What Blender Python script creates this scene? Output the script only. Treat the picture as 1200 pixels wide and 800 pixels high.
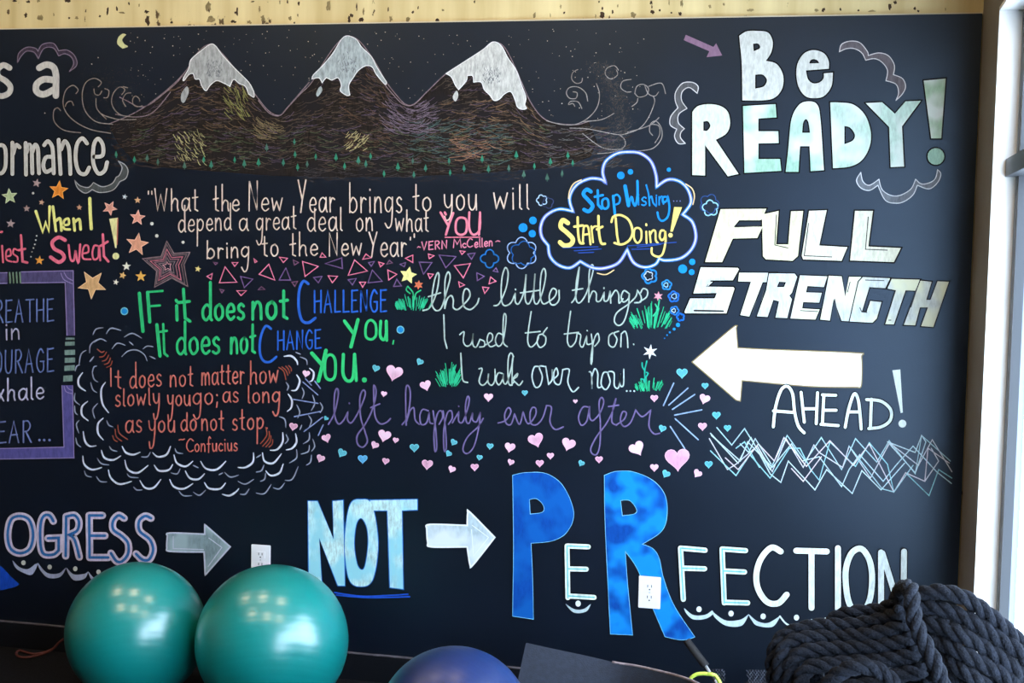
import bpy, math, random
from mathutils import Vector, Matrix
from mathutils.geometry import tessellate_polygon
for o in list(bpy.data.objects): bpy.data.objects.remove(o)
SC = bpy.context.scene
COL = SC.collection

# ---------------------------------------------------------------- camera, sky, lamps, exposure
F = 1600.0
def _n(v): return v.normalized()
AX = _n(Vector((7067, 260, -F)))
_vx = -600.0
_vy = -(AX.x*_vx + AX.z*F)/AX.y
AD = _n(Vector((_vx, _vy, F)))
AY = _n(AD.cross(AX))
if AY.z < 0: AY = -AY
AZ = -AD
CAM = Vector((0, -4.5591, 1.5134))
cd = bpy.data.cameras.new('camera'); cd.sensor_width = 36; cd.lens = F/1200*36
cam = bpy.data.objects.new('camera', cd); COL.objects.link(cam); SC.camera = cam
# columns = camera right / up / back in world coordinates
right = Vector((AX.x, AY.x, AZ.x)); down = Vector((AX.y, AY.y, AZ.y)); fwd = Vector((AX.z, AY.z, AZ.z))
rm = Matrix((right, -down, -fwd)).transposed().to_4x4()
cam.matrix_world = Matrix.Translation(CAM) @ rm

world = bpy.data.worlds.new('sky'); SC.world = world; world.use_nodes = True
bg = world.node_tree.nodes['Background']
bg.inputs['Color'].default_value = (0.62, 0.79, 1.0, 1)
bg.inputs['Strength'].default_value = 15.0

def area(name, loc, rot, sx, sy, power, col, portal=False, shape='RECTANGLE'):
    l = bpy.data.lights.new(name, 'AREA'); l.shape = shape; l.size = sx
    if shape == 'RECTANGLE': l.size_y = sy
    l.energy = power; l.color = col
    if portal: l.cycles.is_portal = True
    o = bpy.data.objects.new(name, l); COL.objects.link(o); o.location = loc; o.rotation_euler = rot
    return o
WX = 0.461                       # window wall, left face
WY0, WY1, WZ0, WZ1 = -0.43, -4.4, 0.25, 2.255     # the window opening in it
area('window_portal', (WX+0.2, (WY0+WY1)/2, (WZ0+WZ1)/2), (0, math.radians(90), 0), WZ1-WZ0, WY0-WY1, 1, (1,1,1), portal=True)
LAMPS = [(-3.3, -1.0), (-2.1, -1.0), (-0.9, -1.0), (-2.6, -2.6), (-1.3, -2.6), (-0.1, -2.6)]
for i, (lx, ly) in enumerate(LAMPS):
    area('ceiling_lamp_light', (lx, ly, 3.03), (0, 0, 0), 0.16, 0.16, 9 if ly > -2 else 15, (1.0, 0.76, 0.48), shape='DISK')
SC.view_settings.view_transform = 'Standard'; SC.view_settings.look = 'None'
SC.view_settings.exposure = 0.0; SC.view_settings.gamma = 1.0; SC.view_settings.use_curve_mapping = False

# ---------------------------------------------------------------- pixel -> place helpers
def ray(px, py):
    v = Vector((px-600, py-400, F))
    return Vector((AX.dot(v), AY.dot(v), AZ.dot(v)))
def wall(px, py, y=0.0):         # the point of the board plane seen at that pixel
    r = ray(px, py); t = (y-CAM.y)/r.y
    return CAM + r*t

# ---------------------------------------------------------------- materials
MATS = {}
def mat(name, col, rough=0.6, spec=0.5, metal=0.0, noise=0.0, nscale=20, bump=0.0, bscale=60, emit=None, coat=0.0, stretch=(1,1,1)):
    if name in MATS: return MATS[name]
    m = bpy.data.materials.new(name); m.use_nodes = True
    nt = m.node_tree; b = nt.nodes['Principled BSDF']
    b.inputs['Base Color'].default_value = (*col, 1); b.inputs['Roughness'].default_value = rough
    b.inputs['Specular IOR Level'].default_value = spec; b.inputs['Metallic'].default_value = metal
    b.inputs['Coat Weight'].default_value = coat
    tc = nt.nodes.new('ShaderNodeTexCoord'); mp = nt.nodes.new('ShaderNodeMapping'); mp.inputs['Scale'].default_value = stretch
    nt.links.new(tc.outputs['Object'], mp.inputs['Vector'])
    n = nt.nodes.new('ShaderNodeTexNoise'); n.inputs['Scale'].default_value = nscale; n.inputs['Detail'].default_value = 5
    nt.links.new(mp.outputs[0], n.inputs['Vector'])
    if noise:
        r = nt.nodes.new('ShaderNodeValToRGB'); r.color_ramp.elements[0].position = .3; r.color_ramp.elements[1].position = .7
        r.color_ramp.elements[0].color = (*[c*(1-noise) for c in col], 1)
        r.color_ramp.elements[1].color = (*[min(1, c*(1+noise)) for c in col], 1)
        nt.links.new(n.outputs['Fac'], r.inputs['Fac']); nt.links.new(r.outputs['Color'], b.inputs['Base Color'])
    if bump:
        n2 = nt.nodes.new('ShaderNodeTexNoise'); n2.inputs['Scale'].default_value = bscale; n2.inputs['Detail'].default_value = 4
        nt.links.new(mp.outputs[0], n2.inputs['Vector'])
        bp = nt.nodes.new('ShaderNodeBump'); bp.inputs['Strength'].default_value = bump; bp.inputs['Distance'].default_value = .01
        nt.links.new(n2.outputs['Fac'], bp.inputs['Height']); nt.links.new(bp.outputs['Normal'], b.inputs['Normal'])
    MATS[name] = m; return m

def lin(c): return tuple(((v/255)/12.92 if v/255 <= .04045 else ((v/255+.055)/1.055)**2.4) for v in c)
def chalk(c, patchy=0.35, c2=None):
    """chalk marker on black paint: the colour thins out in streaks. c is sRGB 0-255"""
    key = 'chalk_%02x%02x%02x_%d' % (*[int(v) for v in c], int(patchy*100)) + ('_%02x%02x%02x' % tuple(c2) if c2 else '')
    if key in MATS: return MATS[key]
    m = bpy.data.materials.new(key); m.use_nodes = True
    nt = m.node_tree; b = nt.nodes['Principled BSDF']; b.inputs['Roughness'].default_value = .85
    b.inputs['Specular IOR Level'].default_value = .15
    tc = nt.nodes.new('ShaderNodeTexCoord'); mp = nt.nodes.new('ShaderNodeMapping')
    mp.inputs['Scale'].default_value = (1.6, 1, .5); mp.inputs['Rotation'].default_value = (0, .5, 0)
    nt.links.new(tc.outputs['Object'], mp.inputs['Vector'])
    n = nt.nodes.new('ShaderNodeTexNoise'); n.inputs['Scale'].default_value = 60; n.inputs['Detail'].default_value = 6; n.inputs['Roughness'].default_value = .7
    nt.links.new(mp.outputs[0], n.inputs['Vector'])
    r = nt.nodes.new('ShaderNodeValToRGB'); L = lin(c)
    r.color_ramp.elements[0].position = .33; r.color_ramp.elements[1].position = .6
    r.color_ramp.elements[0].color = (*[v*(1-patchy) for v in L], 1); r.color_ramp.elements[1].color = (*L, 1)
    nt.links.new(n.outputs['Fac'], r.inputs['Fac'])
    out = r.outputs['Color']
    if c2:
        n3 = nt.nodes.new('ShaderNodeTexNoise'); n3.inputs['Scale'].default_value = 9
        nt.links.new(tc.outputs['Object'], n3.inputs['Vector'])
        r3 = nt.nodes.new('ShaderNodeValToRGB'); r3.color_ramp.elements[0].position = .42; r3.color_ramp.elements[1].position = .58
        nt.links.new(n3.outputs['Fac'], r3.inputs['Fac'])
        mx = nt.nodes.new('ShaderNodeMixRGB'); mx.inputs['Color2'].default_value = (*lin(c2), 1)
        nt.links.new(r3.outputs['Color'], mx.inputs['Fac']); nt.links.new(out, mx.inputs['Color1']); out = mx.outputs['Color']
    nt.links.new(out, b.inputs['Base Color'])
    MATS[key] = m; return m

# ---------------------------------------------------------------- object helpers
def tag(o, label=None, cat=None, group=None, kind=None):
    if label: o['label'] = label
    if cat: o['category'] = cat
    if group: o['group'] = group
    if kind: o['kind'] = kind
    return o
def place(o, parent, loc=None):
    COL.objects.link(o)
    if parent is not None: o.parent = parent
    return o
def wloc(o):
    v = Vector((0, 0, 0))
    while o is not None: v += Vector(o.location); o = o.parent
    return v
def mesh(name, verts, faces, m, parent=None, loc=(0,0,0), smooth=False):
    """verts in world coordinates; loc = the origin of a top-level object"""
    base = wloc(parent) if parent is not None else Vector(loc)
    me = bpy.data.meshes.new(name)
    me.from_pydata([tuple(Vector(v)-base) for v in verts], [], faces); me.update()
    if smooth: me.shade_smooth()
    if m: me.materials.append(m)
    o = bpy.data.objects.new(name, me)
    if parent is None: o.location = loc
    return place(o, parent)
def empty(name, loc, label, cat, group=None):
    o = bpy.data.objects.new(name, None); o.empty_display_size = .1; o.location = loc; COL.objects.link(o)
    return tag(o, label, cat, group)
def box_vf(x0, x1, y0, y1, z0, z1, bev=0.0):
    if bev <= 0:
        v = [(x, y, z) for x in (x0, x1) for y in (y0, y1) for z in (z0, z1)]
        f = [(0,1,3,2), (4,6,7,5), (0,4,5,1), (2,3,7,6), (0,2,6,4), (1,5,7,3)]
        return v, f
    import bmesh
    bm = bmesh.new(); bmesh.ops.create_cube(bm, size=1)
    for q in bm.verts: q.co = ((x0+x1)/2+q.co.x*(x1-x0), (y0+y1)/2+q.co.y*(y1-y0), (z0+z1)/2+q.co.z*(z1-z0))
    bmesh.ops.bevel(bm, geom=bm.edges[:], offset=bev, segments=2, affect='EDGES')
    v = [q.co.copy() for q in bm.verts]; bm.verts.index_update(); f = [tuple(q.index for q in fc.verts) for fc in bm.faces]; bm.free()
    return v, f
def box(name, x0, x1, y0, y1, z0, z1, m, parent=None, loc=None, bev=0.0):
    v, f = box_vf(x0, x1, y0, y1, z0, z1, bev)
    if parent is None and loc is None: loc = ((x0+x1)/2, (y0+y1)/2, z0)
    return mesh(name, v, f, m, parent, loc or (0,0,0))
def tube_vf(pts, rad, n=10, caps=True, closed=False):
    pts = [Vector(p) for p in pts]; N = len(pts); vs = []; fs = []
    up = None
    for i, p in enumerate(pts):
        a = pts[(i-1) % N] if (closed or i > 0) else pts[i]; b = pts[(i+1) % N] if (closed or i < N-1) else pts[i]
        t = (b-a).normalized()
        if up is None:
            up = t.orthogonal().normalized()
        up = (up - t*up.dot(t)).normalized(); s = t.cross(up)
        r = rad[i] if isinstance(rad, (list, tuple)) else rad
        for k in range(n):
            an = 2*math.pi*k/n; vs.append(p + up*math.cos(an)*r + s*math.sin(an)*r)
    for i in range(N if closed else N-1):
        for k in range(n):
            j = (i+1) % N
            fs.append((i*n+k, i*n+(k+1) % n, j*n+(k+1) % n, j*n+k))
    if caps and not closed:
        fs.append(tuple(range(n))[::-1]); fs.append(tuple((N-1)*n+k for k in range(n)))
    return vs, fs
def tube(name, pts, rad, m, parent=None, loc=(0,0,0), n=10, closed=False):
    v, f = tube_vf(pts, rad, n, True, closed)
    return mesh(name, v, f, m, parent, loc, smooth=True)
def merge(*vfs):
    V, Fc = [], []
    for v, f in vfs:
        b = len(V); V += list(v); Fc += [tuple(i+b for i in q) for q in f]
    return V, Fc
def spline(P, step=6):
    out = []
    P = [Vector(p) for p in P]
    for i in range(len(P)-1):
        p0 = P[max(i-1, 0)]; p1 = P[i]; p2 = P[i+1]; p3 = P[min(i+2, len(P)-1)]
        for s in range(step):
            t = s/step
            out.append(.5*((2*p1)+(-p0+p2)*t+(2*p0-5*p1+4*p2-p3)*t*t+(-p0+3*p1-3*p2+p3)*t**3))
    out.append(P[-1]); return out

# ---------------------------------------------------------------- chalk marks (drawn in the photo's frame, laid on the board plane)
TO = {1:(0,0), 2:(300,0), 3:(600,0), 4:(900,0), 5:(0,200), 6:(300,200), 7:(600,200), 8:(900,200),
      9:(0,400), 10:(300,400), 11:(600,400), 12:(900,400), 13:(0,600), 14:(300,600), 15:(600,600), 16:(900,600)}
LAYER = [0.0]
def parse(s, t):
    """'x,y x,y! / ...' ; '~' first = smooth ; '!' = corner ; 'o' last = closed"""
    ox, oy = TO[t] if t else (0, 0); k = .25 if t else 1.0
    res = []
    for part in s.split('/'):
        part = part.strip()
        if not part: continue
        sm = part[0] == '~'
        if sm: part = part[1:].strip()
        cl = part.endswith(' o')
        if cl: part = part[:-2]
        P = []
        for w in part.split():
            c = w.endswith('!'); x, y = w.rstrip('!').split(',')
            P.append((ox+float(x)*k, oy+float(y)*k, c))
        res.append((P, sm, cl))
    return res
def dense(P, sm, cl, step=1.2):
    if not sm:
        return [(p[0], p[1]) for p in P]
    n = len(P); out = []
    segs = n if cl else n-1
    for i in range(segs):
        p1 = P[i]; p2 = P[(i+1) % n]
        p0 = P[(i-1) % n] if (cl or i > 0) else p1
        p3 = P[(i+2) % n] if (cl or i+2 < n) else p2
        if p1[2]: p0 = p1
        if p2[2]: p3 = p2
        d = math.hypot(p2[0]-p1[0], p2[1]-p1[1]); m = max(2, min(14, int(d/step)+1))
        for s in range(m):
            t = s/m
            q = []
            for a in (0, 1):
                q.append(.5*((2*p1[a])+(-p0[a]+p2[a])*t+(2*p0[a]-5*p1[a]+4*p2[a]-p3[a])*t*t+(-p0[a]+3*p1[a]-3*p2[a]+p3[a])*t**3))
            out.append(tuple(q))
    if not cl: out.append((P[-1][0], P[-1][1]))
    return out
class Mark:
    def __init__(s): s.v = []; s.f = []; s.k = 0; LAYER[0] += 3e-6
    def lay(s, w=0):
        s.k += 1
        LAYER[0] += 2.5e-6 if w > 1.05 else 2e-7; return -(0.0003 + LAYER[0])
    def add(s, pts2, faces, w=0):
        y = s.lay(w); b = len(s.v)
        for (px, py) in pts2: s.v.append(wall(px, py, y))
        s.f += [tuple(i+b for i in q) for q in faces]
    def ribbon(s, L, w, cl=False, taper=0.0):
        L = [p for i, p in enumerate(L) if i == 0 or math.hypot(p[0]-L[i-1][0], p[1]-L[i-1][1]) > .05]
        if cl and math.hypot(L[0][0]-L[-1][0], L[0][1]-L[-1][1]) < .05: L = L[:-1]
        if len(L) == 1: s.dot(L[0][0], L[0][1], w/2); return s
        n = len(L); pts = []; h = w/2
        for i, p in enumerate(L):
            a = L[i-1] if (i > 0 or cl) else None; b = L[(i+1) % n] if (i < n-1 or cl) else None
            d1 = ((p[0]-a[0]), (p[1]-a[1])) if a else None; d2 = ((b[0]-p[0]), (b[1]-p[1])) if b else None
            def nn(d): l = math.hypot(*d) or 1; return (-d[1]/l, d[0]/l)
            if d1 and d2:
                n1, n2 = nn(d1), nn(d2); m = (n1[0]+n2[0], n1[1]+n2[1]); l = math.hypot(*m)
                if l < .3: m = n1; sc = 1
                else: m = (m[0]/l, m[1]/l); sc = min(1.8, 1/max(.3, m[0]*n1[0]+m[1]*n1[1]))
            else: m = nn(d1 or d2); sc = 1
            hh = h
            if taper and not cl: hh = h*(1-taper+taper*math.sin(math.pi*(i+.0)/(n-1)))
            pts += [(p[0]+m[0]*hh*sc, p[1]+m[1]*hh*sc), (p[0]-m[0]*hh*sc, p[1]-m[1]*hh*sc)]
        fc = [(2*i, 2*((i+1) % n), 2*((i+1) % n)+1, 2*i+1) for i in range(n if cl else n-1)]
        if not cl and w > 1.2 and not taper:
            for e, q in ((0, 1), (n-1, n-2)):
                dx, dy = L[e][0]-L[q][0], L[e][1]-L[q][1]; a0 = math.atan2(dy, dx); b = len(pts)
                K = 5 if w < 4 else 8
                for k in range(K+1):
                    an = a0 - math.pi/2 + math.pi*k/K; pts.append((L[e][0]+math.cos(an)*h*.98, L[e][1]+math.sin(an)*h*.98))
                fc.append(tuple(range(b, b+K+1)))
        s.add(pts, fc, w); return s
    def st(s, txt, w, t=0, taper=0.0):
        for P, sm, cl in parse(txt, t):
            if sm and not cl and len(P) > 6 and math.hypot(P[0][0]-P[-1][0], P[0][1]-P[-1][1]) < 2.2 and w > 2: P = P[:-1]; cl = True
            s.ribbon(dense(P, sm, cl) + ([] if not cl or sm else []), w, cl, taper)
        return s
    def fill(s, txt, t=0, holes=None):
        for P, sm, cl in parse(txt, t):
            polys = [dense(P, sm, True)]
            if holes:
                for Q, sm2, _ in parse(holes, t): polys.append(dense(Q, sm2, True))
            tri = tessellate_polygon([[Vector((x, y, 0)) for x, y in q] for q in polys])
            flat = [p for q in polys for p in q]
            s.add(flat, [tuple(q) for q in tri])
        return s
    def dot(s, x, y, r, ry=None):
        ry = ry or r; K = 8 if r < 2 else 18
        s.add([(x+math.cos(2*math.pi*k/K)*r, y+math.sin(2*math.pi*k/K)*ry) for k in range(K)], [tuple(range(K))]); return s
    def dots(s, txt, r, t=0):
        for P, _, _ in parse(txt, t):
            for p in P: s.dot(p[0], p[1], r)
        return s
    def text(s, txt, x0, x1, b0, b1, xh, asc, desc, w, t=0, gap=.28):
        """print-style handwriting between x0 and x1; b0/b1 baseline left/right, xh / asc / desc heights in pixels"""
        wid = [GL[c][0] for c in txt]; tot = sum(wid)+gap*(len(txt)-1); k = (x1-x0)/tot; cx = 0
        for c, wd in zip(txt, wid):
            for part in GL[c][1]:
                sm = part[0] == '~'; P = []
                for q in part.lstrip('~').split():
                    crn = q.endswith('!'); u, v = [float(z) for z in q.rstrip('!').split(',')]
                    X = x0+(cx+u)*k + random.uniform(-.15, .15); B = b0+(b1-b0)*(X-x0)/max(1e-6, (x1-x0))
                    Y = v*xh if 0 <= v <= 1 else (xh+(v-1)/.8*(asc-xh) if v > 1 else v/.9*desc)
                    P.append((X, B-Y, crn))
                s.ribbon(dense(P, sm, False), w*random.uniform(.93, 1.07))
            cx += wd+gap
        return s
    def caps(s, txt, x0, x1, b0, b1, h, w, gap=.28): return s.text(txt, x0, x1, b0, b1, h/1.8, h, h/2, w, gap=gap)
    def put(s, name, col, parent, label=None, patchy=.3, kind=None, c2=None):
        o = mesh(name, s.v, s.f, chalk(col, patchy, c2), parent)
        return tag(o, label, kind=kind)

GL = {
 'a': (.8, ['~.72,.85 .42,1 .1,.75 .08,.25 .32,0 .6,.2 .74,.65', '.75,1 .75,.2 .87,0']),
 'b': (.8, ['.08,1.8 .08,0', '~.08,.6 .38,.98 .72,.7 .72,.25 .4,0 .1,.12']),
 'c': (.65, ['~.62,.8 .38,1 .08,.7 .08,.3 .36,0 .65,.15']),
 'd': (.8, ['~.7,.8 .4,1 .08,.7 .08,.25 .35,0 .7,.3', '.72,1.8 .72,.1 .82,0']),
 'e': (.7, ['~.1,.5 .66,.55 .6,.9 .35,1 .1,.7 .1,.25 .4,0 .7,.18']),
 'f': (.55, ['~.6,1.6 .42,1.8 .26,1.5 .26,.5 .24,-.3', '0,.95 .5,.95']),
 'g': (.8, ['~.7,.85 .4,1 .08,.7 .1,.25 .4,.05 .7,.4', '~.74,1 .72,0 .62,-.7 .32,-.9 .05,-.62']),
 'h': (.78, ['.08,1.8 .08,0', '~.08,.5 .35,.95 .64,.8 .66,.3 .74,0']),
 'i': (.22, ['.11,1 .13,0', '.11,1.38 .12,1.44']),
 'k': (.7, ['.08,1.8 .08,0', '.6,1 .1,.45 .68,0']),
 'l': (.25, ['.1,1.8 .11,.1 .24,0']),
 'm': (1.1, ['.08,1 .08,0', '~.08,.6 .32,1 .52,.75 .52,0', '~.52,.6 .78,1 .98,.75 1.04,0']),
 'n': (.75, ['.08,1 .08,0', '~.08,.55 .36,1 .62,.8 .68,0']),
 'o': (.75, ['~.45,1 .12,.8 .08,.3 .36,0 .68,.25 .68,.75 .42,1']),
 'p': (.78, ['.08,1 .08,-.9', '~.08,.7 .4,1 .72,.7 .62,.2 .32,.05 .1,.25']),
 'r': (.55, ['.08,1 .1,0', '~.09,.55 .3,.95 .55,.85']),
 's': (.58, ['~.54,.85 .32,1 .1,.8 .2,.55 .48,.4 .54,.15 .3,0 .05,.12']),
 't': (.52, ['.25,1.7 .25,.12 .5,0', '0,1.02 .5,1.08']),
 'u': (.78, ['~.08,1 .1,.3 .34,0 .62,.25 .7,1', '.7,1 .74,0']),
 'w': (1.05, ['~.05,1 .22,.05! .5,.75! .78,.05! 1.02,1']),
 'x': (.6, ['.05,1 .58,0', '.55,1 .05,0']),
 'y': (.75, ['~.05,1 .12,.4 .38,.15 .64,.4 .7,1', '~.7,1 .68,0 .5,-.75 .2,-.9 .08,-.55']),
 'A': (1.0, ['.02,0 .45,1.8 .92,0', '.2,.65 .78,.68']),
 'B': (.9, ['.08,1.8 .08,0']),
 'C': (.9, ['~.85,1.5 .5,1.8 .12,1.2 .1,.5 .45,0 .85,.2']),
 'E': (.8, ['.08,1.8 .08,0', '.08,1.75 .75,1.8', '.08,.95 .62,.98', '.08,0 .78,.05']),
 'F': (.8, ['.08,1.8 .08,0', '.08,1.75 .75,1.8', '.08,.95 .62,.98']),
 'G': (.95, ['~.85,1.5 .5,1.8 .12,1.2 .1,.5 .45,0 .85,.2 .86,.8!', '.5,.82 .9,.82']),
 'H': (.95, ['.08,1.8 .08,0', '.85,1.8 .85,0', '.08,.9 .85,.95']),
 'I': (.22, ['.1,1.8 .12,0']),
 'L': (.75, ['.08,1.8 .08,.02 .72,.05']),
 'M': (1.15, ['.05,0 .15,1.8 .55,.7 .95,1.8 1.1,0']),
 'N': (.95, ['.08,0 .1,1.8 .82,.05 .85,1.8']),
 'O': (.95, ['~.5,1.8 .12,1.4 .1,.4 .45,0 .82,.4 .84,1.4 .48,1.8']),
 'R': (.85, ['.08,1.8 .08,0', '~.08,1.75 .5,1.8 .72,1.4 .5,1 .1,.9!', '.3,.92 .82,0']),
 'T': (.9, ['.45,1.8 .45,0', '0,1.78 .9,1.8']),
 'U': (.9, ['~.08,1.8 .1,.4 .42,0 .75,.4 .82,1.8']),
 'V': (.9, ['.05,1.8 .45,0 .85,1.8']),
 'W': (1.3, ['.05,1.8 .3,0 .62,1.3 .95,0 1.22,1.8']),
 'Y': (.9, ['.05,1.8 .45,.9', '.85,1.8 .45,.8 .3,0']),
 "'": (.2, ['.1,1.8 .1,1.5']),
 '.': (.2, ['.08,.02 .1,.05']),
 ',': (.25, ['.12,.1 .05,-.25']),
 '-': (.4, ['.05,.8 .38,.85']),
 ';': (.25, ['.12,.75 .12,.82', '.14,.15 .08,-.2']),
 '~': (.5, ['~.03,.8 .18,1 .32,.8 .48,1']),
}
random.seed(7)
def splitput(txt, w, t, name, col, parent, patchy=.2):
    for part in txt.split('/'): put(Mark().st(part, w, t), name, col, None, patchy, None, None, parent)

# ---------------------------------------------------------------- the room
M_BOARD = mat('black_board_paint', (.0022, .0040, .0100), rough=.40, spec=.70, noise=.35, nscale=3, bump=.04, bscale=220)
MATS['black_board_paint'].node_tree.nodes['Principled BSDF'].inputs['Specular Tint'].default_value = (.60, .78, 1, 1)
XL = -5.2; YB = -7.0; ZC = 3.1
def plane_wall(name, x0, x1, y0, y1, z0, z1, m):
    o = box(name, x0, x1, y0, y1, z0, z1, m); o['kind'] = 'structure'; return o

def cream_material():
    m = bpy.data.materials.new('weathered_cream_paint'); m.use_nodes = True; nt = m.node_tree; b = nt.nodes['Principled BSDF']
    b.inputs['Roughness'].default_value = .6
    tc = nt.nodes.new('ShaderNodeTexCoord'); mp = nt.nodes.new('ShaderNodeMapping'); mp.inputs['Scale'].default_value = (9, 1, .8)
    nt.links.new(tc.outputs['Object'], mp.inputs['Vector'])
    n = nt.nodes.new('ShaderNodeTexNoise'); n.inputs['Scale'].default_value = 1.2; n.inputs['Detail'].default_value = 6; nt.links.new(mp.outputs[0], n.inputs['Vector'])
    r = nt.nodes.new('ShaderNodeValToRGB'); e = r.color_ramp.elements
    e[0].position = .25; e[0].color = (*lin((188, 164, 108)), 1); e[1].position = .75; e[1].color = (*lin((232, 214, 160)), 1)
    nt.links.new(n.outputs['Fac'], r.inputs['Fac'])
    mp2 = nt.nodes.new('ShaderNodeMapping'); mp2.inputs['Scale'].default_value = (1, 1, .55); nt.links.new(tc.outputs['Object'], mp2.inputs['Vector'])
    n2 = nt.nodes.new('ShaderNodeTexNoise'); n2.inputs['Scale'].default_value = 17; n2.inputs['Detail'].default_value = 7; n2.inputs['Roughness'].default_value = .62
    nt.links.new(mp2.outputs[0], n2.inputs['Vector'])
    r2 = nt.nodes.new('ShaderNodeValToRGB'); e = r2.color_ramp.elements
    e[0].position = .655; e[0].color = (0, 0, 0, 1); e[1].position = .675; e[1].color = (1, 1, 1, 1); nt.links.new(n2.outputs['Fac'], r2.inputs['Fac'])
    mx = nt.nodes.new('ShaderNodeMixRGB'); mx.inputs['Color2'].default_value = (*lin((86, 66, 38)), 1)
    nt.links.new(r2.outputs['Color'], mx.inputs['Fac']); nt.links.new(r.outputs['Color'], mx.inputs['Color1']); nt.links.new(mx.outputs['Color'], b.inputs['Base Color'])
    bp = nt.nodes.new('ShaderNodeBump'); bp.inputs['Strength'].default_value = .4; bp.inputs['Distance'].default_value = .002; bp.invert = True
    nt.links.new(r2.outputs['Color'], bp.inputs['Height']); nt.links.new(bp.outputs['Normal'], b.inputs['Normal'])
    return m
M_CREAM = cream_material()
M_WHITEWALL = mat('greige_wall_paint', lin((116, 106, 94)), rough=.7, noise=.06, nscale=6, bump=.1)
M_REVEAL = mat('white_reveal_paint', (.9, .88, .84), rough=.6)
M_FLOOR = mat('black_rubber_floor', (.006, .0065, .009), rough=.8, spec=.15, noise=.5, nscale=90, bump=.2, bscale=300)
M_FRAME = mat('grey_window_frame', (.022, .025, .03), rough=.45)
M_CEIL = mat('ceiling_paint', (.06, .055, .05), rough=.8)

wall_back = plane_wall('wall_back', XL, WX+.25, .014, .2, 0, ZC, M_CREAM)
plane_wall('floor', XL, WX+.25, YB, .2, -.1, 0, M_FLOOR)
plane_wall('ceiling', XL, WX+.25, YB, .2, ZC, ZC+.1, M_CEIL)
plane_wall('wall_left', XL-.1, XL, YB, .2, 0, ZC, M_WHITEWALL)
plane_wall('wall_front', XL, WX+.25, YB-.1, YB, 0, ZC, M_WHITEWALL)
# window wall: one mesh with the opening cut out of it
TH = .135
wv, wf = merge(box_vf(WX, WX+TH, WY0, .014, 0, ZC), box_vf(WX, WX+TH, WY1, WY0, WZ1, ZC), box_vf(WX, WX+TH, WY1, WY0, 0, WZ0), box_vf(WX, WX+TH, YB, WY1, 0, ZC))
o = mesh('wall_right', wv, wf, M_WHITEWALL, None, (WX+TH/2, -3, 0)); o['kind'] = 'structure'
# painted reveal lining, frame, mullions and panes
win = mesh('window_1', *merge(box_vf(WX-.002, WX+.060, WY0-.012, WY0+.0, WZ0, WZ1), box_vf(WX-.002, WX+.060, WY1, WY1+.012, WZ0, WZ1), box_vf(WX-.002, WX+.060, WY1, WY0, WZ1-.012, WZ1)), M_REVEAL, None, (WX, (WY0+WY1)/2, WZ0)); win['kind'] = 'structure'
fx0, fx1 = WX+.062, WX+.125
mullions = [WY0-.012-.03, (WY0*2+WY1)/3, (WY0+WY1*2)/3, WY1+.03]
tag(mesh('window_frame', *merge(box_vf(fx0, fx1, WY1, WY0-.012, WZ1-.07, WZ1-.012), box_vf(fx0, fx1, WY1, WY0-.012, WZ0, WZ0+.06)), M_FRAME, win), None)
for q in mullions:
    box('mullion', fx0, fx0+.026, q-.03, q+.03, WZ0+.06, WZ1-.07, M_FRAME, win)
    box('glazing_stop', fx0+.026, fx1, q-.026, q+.026, WZ0+.06, WZ1-.07, mat('blue_grey_metal', (.17, .20, .25), rough=.5), win)
box('transom', fx0-.03, fx1-.006, WY1, WY0-.012, 1.775, 1.825, M_FRAME, win)  # extended inward: dark stub stands in for the shadow break on the reveal
box('window_sill', WX-.03, WX+.125, WY1, WY0, WZ0-.03, WZ0, M_REVEAL, win)
glass = bpy.data.materials.new('window_glass'); glass.use_nodes = True
g = glass.node_tree.nodes['Principled BSDF']; g.inputs['Transmission Weight'].default_value = 1; g.inputs['Roughness'].default_value = 0; g.inputs['IOR'].default_value = 1.05
for i in range(3):
    for (za, zb) in ((WZ0+.06, 1.775), (1.825, WZ1-.07)):
        x = (fx0+fx1)/2
        mesh('pane', [(x, mullions[i]-.03, za), (x, mullions[i+1]+.03, za), (x, mullions[i+1]+.03, zb), (x, mullions[i]-.03, zb)], [(0,1,2,3)], glass, win)
# baseboard under the board with its worn light edge
XB0 = -4.2
o = box('baseboard_back', XB0, WX, -.012, .014, 0, .094, mat('black_baseboard', (.004, .005, .008), rough=.6, spec=.2)); o['kind'] = 'structure'
o = box('trim_1', XB0, WX, -.013, .002, .094, .0975, mat('worn_edge', (.11, .10, .12), rough=.6, noise=.5, nscale=30)); o['kind'] = 'structure'

# ---------------------------------------------------------------- the chalkboard
BT = 2.313
board = box('chalkboard', XB0, WX-.004, 0, .014, .0975, BT, M_BOARD, loc=((XB0+WX)/2, 0, .0975))
tag(board, 'wall-wide black chalkboard covered in coloured chalk lettering, mountains, hearts and stars', 'chalkboard')
box('board_edge', XB0, WX-.004, .001, .014, BT, BT+.004, mat('raw_board_edge', (.62, .55, .4), rough=.7), board)
# ---------------------------------------------------------------- marks drawn on the board
def put(M, name, col, label=None, patchy=.3, kind=None, c2=None, parent=None):
    return M.put(name, col, parent or board, label, patchy, kind, c2)
INK = (14, 13, 14)
def letters(polys, col, label, t, halo=None, hw=1.6, patchy=.3, c2=None, name='chalk_word'):
    """block letters: the word is its outline, every letter a sub-part. polys = list of (outline, holes)"""
    m = Mark()
    for a, h in polys:
        for P, sm, cl in parse(a + (' / ' + h if h else ''), t): m.ribbon(dense(P, sm, True), hw*2, True)
    w = put(m, name, halo or INK, label)
    for a, h in polys:
        put(Mark().fill(a, t, h), 'letter', col, None, patchy, None, c2, w)
    return w
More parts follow.
